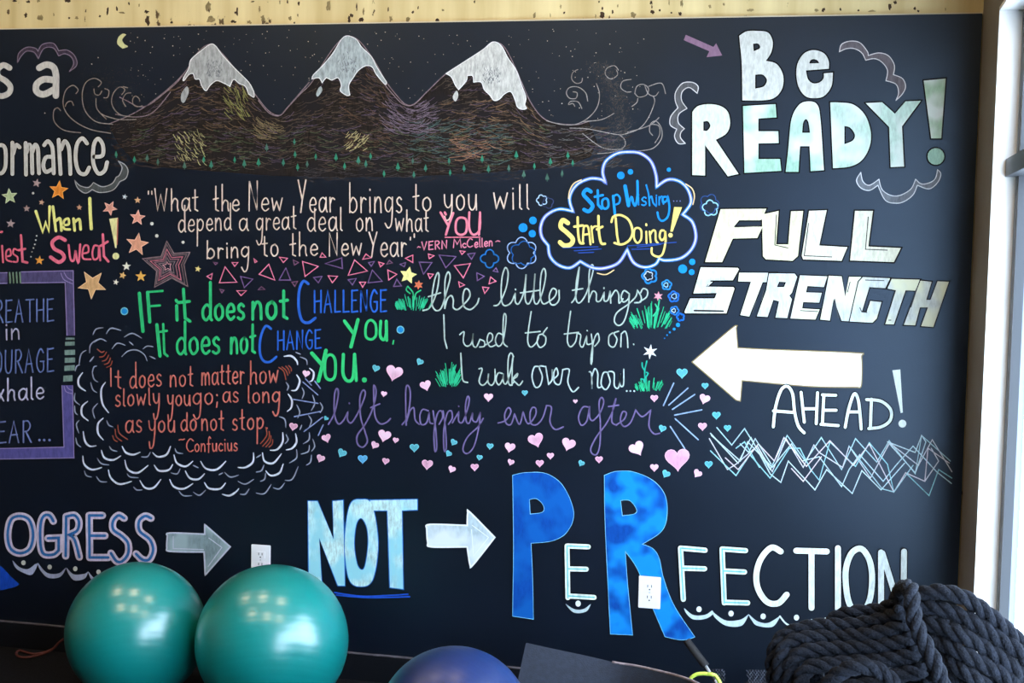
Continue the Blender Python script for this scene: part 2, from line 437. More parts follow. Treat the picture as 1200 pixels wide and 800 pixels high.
# the mountains -----------------------------------------------------------------
ridge_txt = ('~-40,0 720,500 / ')
ridge = [(128,145),(150,136),(170,125),(190,110),(207,95),(220,80),(233,60),(246,52),(258,60),(275,80),(290,98),(300,112),(315,130),(328,135),(338,125),(352,110),(365,97),(380,72),(396,50),(407,43),(420,47),(438,70),(452,95),(465,112),(475,122),(485,122),(500,108),(522,87),(545,72),(565,60),(578,50),(590,54),(602,75),(612,98),(622,120),(635,137),(650,144),(675,146),(690,142)]
def ridge_y(x):
    for (a, b), (c, d) in zip(ridge, ridge[1:]):
        if a <= x <= c: return b+(d-b)*(x-a)/(c-a)
    return 145
LOW = [(692,148),(700,166),(692,184),(670,192),(640,197),(560,203),(480,207),(400,208),(320,206),(240,200),(190,196),(155,186),(138,168),(130,152)]
m = Mark(); m.add(*(lambda q: (q, [tuple(t_) for t_ in tessellate_polygon([[Vector((x, y, 0)) for x, y in q]])]))([(x, y) for x, y in ridge]+LOW))
mountain = put(m, 'mountain_range', (38, 31, 27), 'three scribbled brown snow-capped chalk mountains across the top', .75, None, (30, 26, 27))
RN = random.Random(3)
def hatch(n, col, cx0, cx1, cy0, cy1, ln, w, ang, name='hatching', par=mountain, lab=None, inside=True):
    m = Mark(); c = 0; tries = 0
    while c < n and tries < n*12:
        tries += 1
        x = RN.uniform(cx0, cx1); y = RN.uniform(cy0, cy1)
        if inside and (y < ridge_y(x)+4 or y > 205-abs(x-430)*.03 or (y > 195 and RN.random() < .6)): continue
        # strokes follow the slope of the flank they lie on, bending level at the foot
        s = (ridge_y(min(x+8, 690))-ridge_y(max(x-8, 128)))/16.0
        f_ = max(0, 1-(y-ridge_y(x))/75)
        a = math.atan(s)*f_*.7 + RN.uniform(-.35, .35) + ang; L_ = ln*RN.uniform(.4, 1.3); b = RN.uniform(.05, .3)*L_
        P = [(x-math.cos(a)*L_/2, y-math.sin(a)*L_/2, 0), (x, y+b*.5, 0), (x+math.cos(a)*L_/2, y+math.sin(a)*L_/2, 0)]
        if inside and (P[0][1] < ridge_y(P[0][0])+1 or P[2][1] < ridge_y(P[2][0])+1): continue
        m.ribbon(dense(P, True, False, 4), w*RN.uniform(.4, 1.0)); c += 1
    return put(m, name, col, lab, .55, 'stuff', None, par)
hatch(900, (72,58,48), 130, 735, 60, 204, 15, .9, 0)
hatch(700, (86,74,62), 130, 720, 60, 200, 12, .7, 0)
hatch(340, (92,76,92), 150, 720, 70, 190, 14, .75, 0)
hatch(90, (88,66,50), 400, 460, 80, 180, 12, .9, .3)
hatch(70, (116,92,68), 520, 640, 115, 175, 16, .9, 0)
hatch(70, (104,84,62), 200, 300, 90, 150, 12, .9, .3)
hatch(160, (78,88,62), 160, 640, 150, 200, 15, .8, 0)
hatch(110, (74,94,90), 480, 600, 140, 190, 16, .8, 0)
hatch(110, (124,108,122), 452, 510, 118, 155, 15, .7, .1)
hatch(60, (176,168,120), 205, 240, 155, 192, 8, .9, 1.0)
hatch(36, (182,170,122), 405, 430, 155, 175, 8, .9, -.8)
hatch(50, (130,128,76), 265, 292, 100, 138, 10, 1.0, .7)
hatch(40, (124,108,78), 300, 330, 140, 165, 16, .8, .2)
hatch(26, (140,104,80), 535, 580, 160, 185, 22, 1.0, .05)
hatch(80, (96,94,92), 640, 735, 145, 195, 12, .7, -.2, inside=False)
hatch(130, (66,60,60), 350, 620, 196, 212, 14, .7, 0, inside=False)
# bright ridge line
m = Mark()
m.ribbon(dense([(x, y, 0) for x, y in ridge], True, False, 3), 1.0)
m.st('~560,455 600,475 650,500 700,490 760,445 830,385 880,320', 1.0, 1).st('~540,535 620,548 690,540 740,505 800,430', 1.0, 1)
m.st('~10,470 60,528 110,542 150,500 250,385 / ~590,380 640,440 690,488 740,490 800,430', 1.0, 2)
put(m, 'ridge_line', (140,122,128), None, .5, None, None, mountain)
CAPC = (178,184,184)
caps_ = [
 (1, '~985,208 1010,215 1040,255 1100,320 1165,385 1190,430! 1190,455 1165,440! 1150,405 1120,390 1095,372 1078,405! 1050,390 1015,378 985,400 965,425 945,400 935,372 915,370 905,345 885,350 862,378 860,365 885,320 895,280 940,240', '~875,405 885,430 865,478 850,475 850,440', (170,172,170)),
 (2, '~430,168 470,185 495,220 540,265 570,320 612,385! 605,395 565,350 545,315 515,308 480,330 455,365 435,400 440,445! 425,447 395,425 400,400 385,365 355,375 330,365 310,388! 295,365 262,370! 270,350 310,310 360,250 400,185', '~305,405 310,425 290,452 282,440 292,415', (172,182,182)),
 (2, '~1110,197 1150,215 1180,270 1220,330 1245,400 1265,455 1260,490 1268,508 1245,512 1225,500 1215,470 1195,430 1165,440 1140,465 1115,470 1095,445 1070,420 1055,385 1020,385! 1015,355 990,355! 985,380 950,420! 935,400 915,360 890,345! 960,300 1060,235', '~940,425 948,450 935,475 922,455', (206,206,200))]
for t_, a, b, c in caps_:
    s = put(Mark().fill(a, t_).fill(b, t_), 'snow_cap', c, 'pale chalk snow cap', .5, None, None, mountain)
    sm = Mark(); bb = [(x, y) for P, _, _ in parse(a, t_) for x, y, _c in P]; cx_ = sum(x for x, y in bb)/len(bb); cy_ = sum(y for x, y in bb)/len(bb)
    for _ in range(70):
        x = RN.gauss(cx_, 7); y = RN.gauss(cy_-7, 7)
        if y < ridge_y(x)+5 or y > cy_-1 or abs(x-cx_) > 11: continue
        an = RN.uniform(.9, 2.2); L_ = RN.uniform(1.5, 5); sm.ribbon([(x, y), (x+math.cos(an)*L_, min(y+math.sin(an)*L_, cy_+1))], .6)
    put(sm, 'smudge', (110, 114, 118), None, .4, 'stuff', None, s)
    put(Mark().st(a+' o', .9, t_), 'cap_outline', (228,228,226), None, .2, None, None, mountain)
# little green trees along the foot
TR = {1:'545,720 630,745 690,738 740,755 865,775 955,745 990,770 1100,745 1145,765', 2:'12,760 50,690 128,758 183,720 180,660 375,735 240,765 195,780 280,730 537,728 480,750 515,765 415,775 665,780 735,750 795,785 905,750 975,785 1060,742 1090,790 1185,785', 3:'20,725 105,775 180,755 262,725 285,760', 7:'55,15 165,30 235,10', 6:'600,10 740,15 910,5'}
for t_, s in TR.items():
    for P, _, _ in parse(s, t_):
        for x, y, _c in P:
            k = RN.uniform(.8, 1.3); g = RN.choice([(60,124,102),(52,134,104),(74,110,96)])
            m = Mark().fill(f'{x:.1f},{y-4*k:.1f} {x+1.9*k:.1f},{y+1.5*k:.1f} {x+1.4*k:.1f},{y+3:.1f} {x-1.4*k:.1f},{y+3:.1f} {x-1.9*k:.1f},{y+1.5*k:.1f}')
            m.st(f'{x:.1f},{y+2:.1f} {x:.1f},{y+5:.1f}', .8); put(m, 'chalk_tree', g, None, .4)
# night sky
m = Mark()
for _ in range(330):
    x = RN.uniform(150, 765); y = RN.uniform(34, 140)
    if y < 34-(x/1150)*20 + 4 or y > ridge_y(x)-5: continue
    if x < 200 and y > 120: continue
    m.dot(x, y, RN.choice([.3, .38, .45, .6]))
for a in '645,175 680,190 770,180 810,215 930,160 930,230 430,300 460,270 210,530'.split(): x, y = a.split(','); m.dot(float(x)/4, float(y)/4, .7)
put(m, 'night_sky_speckle', (206,196,180), None, .2, 'stuff')
put(Mark().fill('~575,158 555,175 550,205 575,228! 600,218 582,205 573,185 592,162!', 1), 'crescent_moon', (206,206,150), 'pale yellow crescent moon', .15)
# swirls
m = Mark()
m.st('~285,520 270,505 252,520 255,570 300,610 380,622 / ~355,440 366,420 340,400 305,430 298,500 340,560 420,605 520,625 / ~460,408 475,385 440,367 400,390 385,450 400,520 450,570 530,582 / ~570,445 585,420 560,408 530,440 525,490 560,535 620,548 / ~668,495 645,500 625,490 622,465 635,450 652,462 655,475 / ~440,415 445,440 465,445 478,425 / ~590,500 575,470 590,440 615,435 / ~490,415 510,425 505,455 485,458 / ~450,460 455,510 500,560 / ~345,495 335,475 315,480 305,500 / ~575,405 600,412 / ~470,530 500,545 560,560 640,560', 1.05, 1)
put(m, 'wind_swirl', (140,130,122), 'thin grey chalk curls left of the mountains', .4)
m = Mark()
m.st('~160,565 230,583 300,582 360,550 400,500 410,440 395,390 / ~330,570 420,560 480,530 / ~500,330 480,308 445,320 438,350 465,370 495,350 488,325 / ~575,440 585,405 615,395 640,415 630,445 595,455 576,438 / ~622,400 640,440 670,450 688,430 / ~330,365 325,385 300,390 280,370 285,340 310,325 / ~285,430 305,435 300,460 270,460 255,435 270,410 310,408 345,435 355,475 / ~295,500 285,485 265,490 275,475 310,478 328,510 / ~660,635 645,615 650,580 675,568 700,600 700,650 660,695 590,708 / ~652,582 688,590 692,630 670,670 / ~270,600 360,605 490,630 540,625 600,600 640,550 668,480 662,450 / ~330,625 420,690 500,700 530,680 525,650 500,630 / ~400,720 460,715 520,700 / ~560,430 535,430 510,410 520,380 560,372 / ~560,500 585,480 590,460 / ~640,405 700,390 720,440 / ~540,620 640,590 690,550', .95, 3)
put(m, 'wind_swirl', (152,146,142), 'thin grey chalk curls right of the mountains', .45)
m = Mark()
for _ in range(900):
    u = RN.random(); x = 600+(400+110*math.sin(u*2.6)+RN.gauss(0, 34))/4; y = (290+u*420)/4
    a = RN.uniform(0, 6.28); L_ = RN.uniform(.6, 3)
    m.ribbon([(x, y), (x+math.cos(a)*L_, y+math.sin(a)*L_)], RN.uniform(.25, .6))
for _ in range(260):
    x = RN.uniform(95, 165); y = RN.uniform(78, 150); a = RN.uniform(0, 6.28); L_ = RN.uniform(.6, 2.5)
    m.ribbon([(x, y), (x+math.cos(a)*L_, y+math.sin(a)*L_)], .3)
put(m, 'chalk_dust', (84,80,78), None, .4, 'stuff')

# ---- top left words
GW = (200,197,190)
m = Mark().st('~45,318 15,305 -12,330 -5,360 25,378 48,405 42,435 10,450 -20,442', 6.6, 1)
put(m, 'letter', GW, 'thick grey-white letter s cut by the left frame edge', .3)
m = Mark().st('~184,318 218,303 250,315 262,350 262,400! 262,448', 7.6, 1).st('~250,375 205,372 172,395 172,428 205,442 255,418', 7.6, 1)
put(m, 'letter', GW, 'thick grey-white letter a under a lilac cloud', .3)
def stroke_word(strokes, w, t, col, label, edge=None, ew=0, patchy=.3, c2=None, inner=None, iw=0, name='chalk_word', taper=0):
    m = Mark()
    if edge:
        for s in strokes: m.st(s, w+ew, t)
        wd = put(m, name, edge, label, patchy)
    else:
        for s in strokes: m.st(s, w+2.2, t)
        wd = put(m, name, INK, label)
    for s in strokes:
        l = put(Mark().st(s, w, t), 'letter', col, None, patchy, None, c2, wd)
        if inner: put(Mark().st(s, iw, t), 'letter_core', inner, None, patchy, None, None, l)
    return wd
stroke_word(['~5,680 25,700 25,780 5,812 -20,790 -20,700 5,680', '58,668 58,815 / ~62,720 75,680 92,690', '120,670 122,818 / ~124,715 137,678 148,705 150,760! 152,812 / ~152,712 165,678 178,700 180,760! 183,812',
  '~207,680 225,662 245,690 250,760! 252,812 / ~243,735 215,738 203,775 215,805 240,795', '275,655 284,815 / ~287,700 303,662 322,690 328,760! 330,815', '~408,672 385,648 360,680 355,750 370,805 400,815 418,785', '~440,735 480,728 482,680 460,650 440,680 437,760 460,812 490,800 502,760'],
  4.6, 1, GW, 'thick grey-white word ending in ormance at left edge')
def crescent(out, t, label, fillc=(86,82,86), linec=(186,184,184), lw=1.0):
    w = put(Mark().fill(out, t), 'chalk_cloud', fillc, label, .4)
    put(Mark().st(out+' o', lw, t), 'cloud_outline', linec, None, .2, None, None, w)
crescent('~82,293! 88,250 125,222 165,226 178,240! 200,208 250,203 275,238! 315,235 350,262 360,305 325,335! 345,300 335,268 305,252 275,262! 250,225 205,228 180,275! 160,245 125,240 100,262', 1, 'lilac arcs of a cloud over the letter a', (66,56,72), (120,108,124))
crescent('~350,45! 365,82 400,105 432,88! 470,102 530,90 562,50! 590,35 600,0 585,-28 555,-45! 572,-15 560,20 545,30! 525,60 480,75 438,55! 415,78 375,70', 5, 'grey cloud arc below the right end of the ormance word', (80,84,84), (165,166,166))
put(Mark().fill('815,163 805,188 925,240 912,268 985,260 957,203 944,220', 3), 'chalk_arrow', (136,106,128), 'small mauve arrow pointing down right beside the word Be', .2)
crescent('~868,437! 872,405 845,386 800,390 768,430 765,470 778,505! 745,545 742,585 772,605! 762,640 780,672 812,672! 790,645 792,620 808,603! 780,575 782,535 820,508! 795,470 798,430 830,410', 3, 'grey cloud arc left of the word READY', (92,92,94), (200,198,198))
crescent('~335,242! 345,208 385,193 430,200 465,240 470,260! 520,248 565,262 592,305 588,350! 630,368 645,405 630,440 600,470! 612,435 600,395 553,378! 560,330 535,292 500,275 458,282! 440,248 405,228 368,228', 4, 'grey cloud arc above the exclamation mark of READY', (104,98,102), (206,202,202))
crescent('~435,8! 445,50 475,68 520,40! 535,88 575,115 620,115 670,85 692,40! 720,62 760,55 785,35 795,-5! 810,15 795,55 755,85 700,68! 680,112 640,143 600,152 550,138 515,68! 475,92 435,80 415,45', 8, 'grey cloud arc below the word READY', (112,118,126), (212,216,220))
# Be READY!
WH = (208,210,203)
letters([('~1065,168! 1100,147 1150,145 1200,153 1222,195 1215,245 1190,285! 1240,300 1270,350 1268,410 1235,455 1180,470 1080,470! 1077,300 1068,200', '~1130,205! 1155,205 1162,225 1133,240! / ~1140,350! 1175,350 1195,375 1180,405 1140,415!')], WH, 'white block capital B of the word Be', 3)
letters([('~285,322! 284,285 262,250 215,235 170,250 140,295 133,350 145,410 175,450 215,460 262,450 297,405 304,340! 262,344! 260,368 240,387 210,390 187,370 178,330!', '~193,297! 200,282 215,277 232,283 240,296!')], WH, 'white block letter e of the word Be', 4)
LG = (196,232,206); 
w = letters([('~845,525! 870,498 920,488 975,496 1012,525 1022,580 1005,625 955,655! 1062,815! 1012,826! 905,680! 905,822! 845,820!', '~897,570! 918,568 930,590 915,612 897,612!')], (212,221,205), 'pale green-white block capitals reading READY with a tall exclamation mark', 3, patchy=.25)
for t_, a, h, c in [(3, '~1083,497! 1235,488! 1240,550! 1155,555! 1155,615! 1248,615! 1250,670! 1155,672! 1155,745! 1256,745! 1262,800! 1090,810!', None, (163,203,180)),
   (4, '~83,805! 95,700 110,560 145,492 190,475 230,490 246,560 262,797! 200,802! 195,685! 150,685! 143,805!', '~160,622! 165,575 178,558 190,575 197,622!', (158,198,178)),
   (4, '~292,480! 330,480 400,490 455,540 482,620 475,690 440,750 385,780 305,788!', '~358,590! 385,598 407,630 398,658 358,676!', (185,212,198)),
   (4, '~458,483! 535,479! 595,533! 645,475! 717,472! 628,592! 638,780! 575,783! 568,595!', None, (190,216,203)), (4, '730,378 833,368 812,648 765,648', None, (162,196,163))]:
    hm = Mark()
    for P, sm, cl in parse(a + (' / '+h if h else ''), t_): hm.ribbon(dense(P, sm, True), 3.2, True)
    put(hm, 'letter_halo', INK, None, 0, None, None, w); put(Mark().fill(a, t_, h), 'letter', c, None, .3, None, (212,222,216), w)
put(Mark().dot(900+787/4, 733/4, 11.4), 'dot_halo', INK, None, 0, None, None, w); put(Mark().dot(900+787/4, 733/4, 9.8), 'letter', (165,205,187), None, .3, None, None, w)
# FULL STRENGTH
FW = (221,221,201)
letters([('978,180 1192,178 1172,228 1160,232 1065,232 1040,262 1175,262 1150,315 1035,318 985,428 905,428', None),
         ('1172,205 1250,188 1238,345 1295,345 1308,190 1365,188 1340,400 1315,422 1190,415 1176,400', None)], (223,221,185), 'slanted cream block word FULL above the word STRENGTH', 7)
W_ = letters([('193,188 275,185 240,350 372,358 345,422 165,415 158,398', None), ('408,188 492,188 470,355 623,362 590,428 385,420', None)], FW, 'two cream block letters L ending the word FULL', 8)
splitput('470,215 457,368 560,372 / 190,245 170,398 300,404 / 40,205 32,348 95,362', 1.1, 8, 'shading_line', (60,58,56), board)
splitput('1045,263 1160,258', 1.4, 7, 'shading_line', (60,58,56), board)
SW = (203,212,208)
w = letters([('885,452 1058,455 1064,462 1035,513 930,514 915,543 1038,545 1043,552 1005,668 812,668 808,662 835,598 950,598 960,573 850,575', '930,520 942,520 920,540 908,545')], SW, 'slanted pale block word STRENGTH below FULL', 7, patchy=.4, c2=(222,222,196))
for a, h in [('-128,483 45,482 28,522 -15,520 -75,520 -100,520 -83,684 -130,675', None)]: pass
for a, h in [('-135,478 40,478 18,522 -25,522 -88,683 -130,676 -80,520 -140,518', None),
  ('5,481 125,482 137,498 112,572 100,585 112,602 90,690 35,688 52,612 25,605 -2,685 -52,682 -8,560', '52,520 85,522 75,545 42,545'),
  ('150,490 278,495 262,545 185,540 178,570 252,572 240,618 165,615 160,645 242,650 222,697 105,692', None),
  ('285,492 345,495 362,590 380,497 437,497 388,706 345,703 308,600 290,702 245,697', None),
  ('445,498 572,504 550,550 475,545 440,660 462,664 480,610 532,615 510,692 490,712 383,706 425,520', None),
  ('580,507 714,510 690,562 645,560 590,720 550,718 600,560 560,552', None),
  ('715,515 767,520 742,605 762,605 795,518 848,520 775,732 718,728 750,640 712,640 690,724 637,722', None)]:
    hm = Mark()
    for P, sm, cl in parse(a + (' / '+h if h else ''), 8): hm.ribbon(dense(P, sm, True), 2.6, True)
    put(hm, 'letter_halo', INK, None, 0, None, None, w); put(Mark().fill(a, 8, h), 'letter', SW, None, .3, None, (220,224,196), w)
splitput('700,545 670,640 / 455,512 545,515 / 312,600 330,690 / 150,655 235,660 / 430,640 440,662 465,664 / 385,520 372,570 / 565,700 578,700 / -72,665 -55,610 / -20,560 -30,610', 1.1, 8, 'shading_line', (70,74,76), board)
splitput('855,655 990,658', 2.0, 7, 'shading_line', (44,44,44), board)
# the big arrow and AHEAD
a = '~812,424! 858,385 862,384! 864,408! 900,410 1003,414 1009,418 1009,450 1005,453! 950,452 869,445! 867,469! 863,468!'
w = put(Mark().st(a+' o', 2.6), 'chalk_arrow', (150,132,86), 'large solid cream-white arrow pointing left above the word AHEAD', .2)
put(Mark().fill(a), 'arrow_fill', (250,248,232), None, .08, None, None, w)
stroke_word(['~25,400 35,310 60,230 90,210 115,245 125,330 142,395 170,428 / 25,325 115,332', '155,238 170,378 / 232,240 226,385 / 165,315 222,315', '262,250 255,388 / 255,250 318,252 / 262,322 320,322 / 248,388 330,394', '~362,402! 380,310 405,245 425,285 437,410! / 380,330 428,330', '485,270 480,402 / ~462,272! 530,280 575,320 572,370 530,400 472,408!'],
   3.6, 12, (222,240,238), 'thin pale blue-white word AHEAD under the big arrow')
put(Mark().fill('583,135 620,131 632,333 622,335', 12).dot(900+630/4, 400+385/4, 4.6), 'exclamation_mark', (228,242,240), 'pale exclamation mark after AHEAD', .15)
# zigzags
ZC = [(170,206,214), (196,220,226), (206,208,216), (150,206,214), (188,214,222), (216,206,214)]
ZZ = ['-240,403 -170,485 -110,408 10,600 90,440 175,560 250,450 345,600 410,455 510,565 568,465 690,620 720,440 855,560',
 '-270,430 -140,570 -80,450 10,620 60,660 95,560 220,695 275,600 395,712 440,605 530,695 640,570',
 '-275,455 -190,600 -150,575 -50,490 20,610 85,455 165,590 215,485 240,520 350,590 380,490 480,640 570,475 705,580 770,460 862,610',
 '-270,512 -150,628 -85,530 10,640 100,500 150,500 200,600 240,650 290,470 410,585 475,475 560,575 590,705 645,615 755,722 800,600 862,640',
 '-265,440 -130,560 -95,470 20,590 110,480 160,560 240,540 345,680 380,600 430,530 540,655 600,580 680,490 790,610 860,665',
 '-200,545 -140,600 -45,480 30,560 75,450 180,585 290,465 400,580 475,480 590,705 645,615 735,655 750,500 850,570']
ZZ += ['380,490 535,690 590,705 680,580', '560,470 690,520 720,440 740,470 700,590 690,615 570,480', '765,500 800,560 735,655', '-150,500 -110,470 -40,590', '-130,480 -90,520 -60,455 15,575', '110,595 165,655 250,540']
for s, c in zip(ZZ, ZC*2): put(Mark().st(s, 1.25, 12), 'zigzag_line', c, None, .35)

# ---- quote one
Q1 = (226,204,186)
def words(L, col, label, w, name='chalk_line', **k):
    for a in L:
        nm = {"'": 'quotation_mark', '~': 'dash'}.get(a[0], 'chalk_word')
        put(Mark().text(a[0], *a[1:], w=w*1.14), nm, col, None if nm != 'chalk_word' else 'word %s in the %s' % (a[0].strip(';.'), label), **k)
#  text, x0, x1, b0, b1, xh, asc, desc
words([("'", 173, 175, 243, 243, 10, 19, 5), ("'", 177, 179, 243, 243, 10, 19, 5), ('What', 181, 232, 247, 247, 15, 26, 8), ('the', 250, 280, 247, 247, 13, 31, 8), ('New', 291, 331, 247, 247, 15, 35, 8), ('Year', 349, 392, 249, 248, 17, 38, 8),
  ('brings', 409, 471, 249, 249, 18, 35, 18), ('to', 484, 505, 247, 247, 16, 33, 8), ('you', 520, 559, 246, 246, 18, 34, 12), ('will', 578, 620, 245, 245, 19, 29, 8)], Q1, 'top line of the peach quotation', 1.35)
words([('depend', 209, 271, 272, 269, 14, 31, 17), ('a', 280, 290, 270, 270, 14, 28, 8), ('great', 300, 347, 270, 268, 14, 28, 17), ('deal', 360, 401, 271, 270, 16, 27, 8), ('on', 417, 437, 271, 270, 15, 24, 8), ('what', 463, 502, 271, 271, 15, 25, 8)], Q1, 'middle line of the peach quotation', 1.3)
words([('bring', 242, 292, 303, 301, 12, 21, 17), ('to', 307, 326, 300, 300, 14, 24, 8), ('the', 340, 372, 300, 299, 13, 28, 8), ('New', 385, 424, 300, 299, 14, 27, 8), ('Year', 432, 476, 301, 300, 16, 29, 8), ("'", 480, 482, 300, 300, 14, 22, 8), ("'", 484, 487, 298, 298, 14, 24, 8)], Q1, 'bottom line of the peach quotation', 1.4)
PK = (240,136,156)
m = Mark().st('865,195 900,255 / 925,198 905,250 890,300 / 885,195 890,205', 2.6, 6).st('~955,220 938,240 938,285 960,300 985,285 985,230 960,215 / ~1000,195 1000,270 1020,300 1048,275 1050,195 / 1050,200 1045,300', 2.6, 6).st('885,312 1052,311', 1.2, 6)
put(m, 'chalk_word', PK, 'pink underlined word YOU at the end of the middle line')
AT = (222,132,158)
put(Mark().caps('VERN', 494, 524, 293, 291, 9.5, 1.4), 'chalk_word', AT, 'first pink word of the small attribution under the peach quotation')
put(Mark().caps('M', 531, 541, 290, 290, 10, 1.3).text('c', 542, 546, 290, 290, 5, 9, 3, 1.3).caps('C', 547, 554, 290, 289, 10, 1.3).text('ellen', 556, 577, 290, 288, 6, 10, 3, 1.4), 'chalk_word', AT, 'second pink word of the small attribution under the peach quotation')
for s_ in ('755,362 762,355 772,360', '1122,333 1132,328 1145,332'): put(Mark().st(s_, 1.1, 6), 'dash', AT)
# ---- When I / Sweat
YL = (240,236,140)
m = Mark().st('168,190 200,286 214,242 229,282 233,168', 3.4, 5).st('248,168 262,282 / ~262,235 282,225 288,280', 3.2, 5).st('~298,255 322,250 320,225 300,235 300,270 328,275', 2.8, 5).st('345,225 350,280 / ~350,240 372,228 378,275', 3.2, 5)
put(m, 'chalk_word', YL, 'yellow word When')
put(Mark().st('421,130 423,200 428,272', 3.8, 5), 'chalk_word', YL, 'yellow word I')
m = Mark().fill('512,225 553,220 546,362 540,362', 5).dot(543/4, 200+400/4, 4)
put(m, 'exclamation_mark', (232,228,160), 'cream exclamation mark after the pink word Sweat')
put(Mark().st('552,224 549,345', 1.3, 5), 'shadow_line', (196,110,96))
m = Mark().st('~305,325 275,312 245,335 255,365 290,385 300,410 275,428 238,405', 4.2, 5).st('~322,348 330,412 346,420 354,372! 362,420 370,425 376,345', 2.4, 5).st('~388,388 414,380 412,352 396,352 386,385 392,412 425,415', 2.2, 5).st('~458,352 442,352 433,385 440,415 460,405 464,355 470,420', 2.2, 5).st('482,298 487,400 508,425 / 472,352 505,332', 2.8, 5)
put(m, 'chalk_word', (238,116,140), 'thick pink word Sweat')
m = Mark().st('10,352 14,428', 2.4, 5).st('~30,402 50,395 46,368 30,378 30,415 54,426', 2.0, 5).st('~82,372 66,366 62,388 82,405 80,426 62,426', 2.0, 5).st('98,302 106,425 128,430 / 88,372 118,366', 2.8, 5).st('-4,288 10,286', 2.4, 5)
put(m, 'chalk_word', (232,112,134), 'pink word ending in iest cut by the left frame edge')
put(Mark().dots('172,305 168,325 163,345 157,362 150,380 145,403', .9, 5), 'dotted_arc', (220,220,206))
# ---- green & blue
GR = (50,190,116)
put(Mark().st('653,575 670,752', 4, 5).st('692,570 702,708', 4, 5).st('695,568 762,563 / 700,635 750,631', 2.6, 5), 'chalk_word', GR, 'word IF of the upper green line', .25)
put(Mark().st('828,632 830,700 / 826,606 828,612', 3.6, 5).st('860,555 868,690 890,705 / 835,618 888,612', 3.6, 5), 'chalk_word', GR, 'word it of the upper green line', .25)
put(Mark().text('does', 237, 286, 375, 374, 18, 44, 6, 3.4), 'chalk_word', GR, 'word does of the upper green line', .25)
put(Mark().text('not', 295, 337, 374, 373, 20, 34, 6, 3.6), 'chalk_word', GR, 'word not of the upper green line', .25)
put(Mark().st('735,722 750,868', 4, 5).st('765,718 770,855 785,868 / 750,755 782,750', 2.8, 5), 'chalk_word', GR, 'word It of the lower green line', .25)
put(Mark().text('does', 207, 257, 415, 414, 19, 38, 6, 3.2), 'chalk_word', GR, 'word does of the lower green line', .25)
put(Mark().text('not', 270, 299, 414, 413, 18, 35, 6, 3.0), 'chalk_word', GR, 'word not of the lower green line', .25)
BL = (44,100,200)
put(Mark().st('~245,530 222,518 203,560 200,640 215,700 245,712 278,690', 3.2, 6), 'letter', BL, 'tall blue capital C beginning the word CHALLENGE', .2)
put(Mark().caps('HALLENGE', 368, 453, 366, 365, 25.5, 1.9), 'chalk_word', BL, 'blue word CHALLENGE to the right of the green line', .2)
put(Mark().st('~70,740 45,728 22,780 18,850 35,890 65,895 95,872', 2.8, 6), 'letter', BL, 'tall blue capital C beginning the word CHANGE', .2)
put(Mark().caps('HANGE', 325, 376, 410, 408, 22, 1.8), 'chalk_word', BL, 'blue word CHANGE in the second green line', .2)
m = Mark().st('415,705 460,765 / ~478,698 462,760 445,825', 4, 6).st('~538,700 517,720 515,775 540,790 562,770 560,720 535,702', 3, 6).st('~585,705 582,770 598,792 610,765 610,705 / 611,705 613,795', 3.4, 6).st('645,795 642,812', 1.6, 6)
put(m, 'chalk_word', (54,200,118), 'upper green word YOU with a comma', .2)
m = Mark().st('262,55 312,112 / ~328,42 312,110 292,185', 4.4, 10).st('~348,62 325,85 325,160 348,180 370,160 370,85 345,62', 3.4, 10).st('~410,60 408,150 430,185 455,165 462,60 / 462,60 470,182', 3.8, 10).dot(300+508/4, 400+180/4, 3)
put(m, 'chalk_word', (54,200,118), 'lower green word YOU with a full stop', .2)
for x, y, r in [(300+677/4, 200+745/4, 4.6), (583/4, 200+658/4, 4.6)]:
    w = put(Mark().dot(x, y, r), 'chalk_dot', (120,190,200), None, .2); put(Mark().dot(x, y, r*.75), 'dot_fill', (28,138,206), None, .2, None, None, w)
# ---- little things (cursive)
SC_ = (176,196,188)
put(Mark().st('~783,655 815,640 845,575 858,500 852,478 838,510 826,580 826,630 845,655 870,640 895,560 910,500 900,475 886,520 885,645! / ~808,590! 865,572 / ~886,640! 897,600 915,585 925,605 925,640 945,650 975,625 1002,590 998,560 980,555 970,590 975,635 1005,650 1035,625 1045,598', 1.7, 6), 'chalk_word', SC_, 'grey-green cursive word the', .3)
put(Mark().st('~1115,632 1140,622 1172,550 1182,480 1168,455 1152,510 1150,600 1165,632 1195,618 1215,575! 1216,615 1232,622 1255,570 1266,485! 1262,600 1280,622 1300,570 1308,482! 1302,600 1320,622 1345,560 1358,490 1350,458 1336,490 1332,580 1345,622 1370,615 1400,590 1408,562 1390,552 1375,585 1380,622 1400,628 1420,605 1420,560 / 1240,572 1328,560 / 1216,555 1217,558', 1.6, 6), 'chalk_word', SC_, 'grey-green cursive word little', .3)
put(Mark().st('~280,618 300,580 316,450! 302,520 300,600 318,618 350,570 380,470 375,440 362,480 360,615! / ~283,560! 332,552 / ~360,605! 378,565 395,575 396,610 415,608 432,570! 432,608 450,605 460,562! 463,620! / ~462,595! 485,560 500,580 502,620 520,600 / ~548,575 525,562 512,590 522,615 545,600 550,575! 545,640 525,705 500,725 480,705 492,665 545,625 580,590 588,560! 605,590 602,615 575,618 / ~600,612 630,592 635,562 615,552 603,572 / 431,548 431,552', 1.6, 7), 'chalk_word', SC_, 'grey-green cursive word things', .3)
put(Mark().st('880,675 884,790 895,832', 1.7, 6), 'chalk_word', SC_, 'grey-green letter I before the word used', .3)
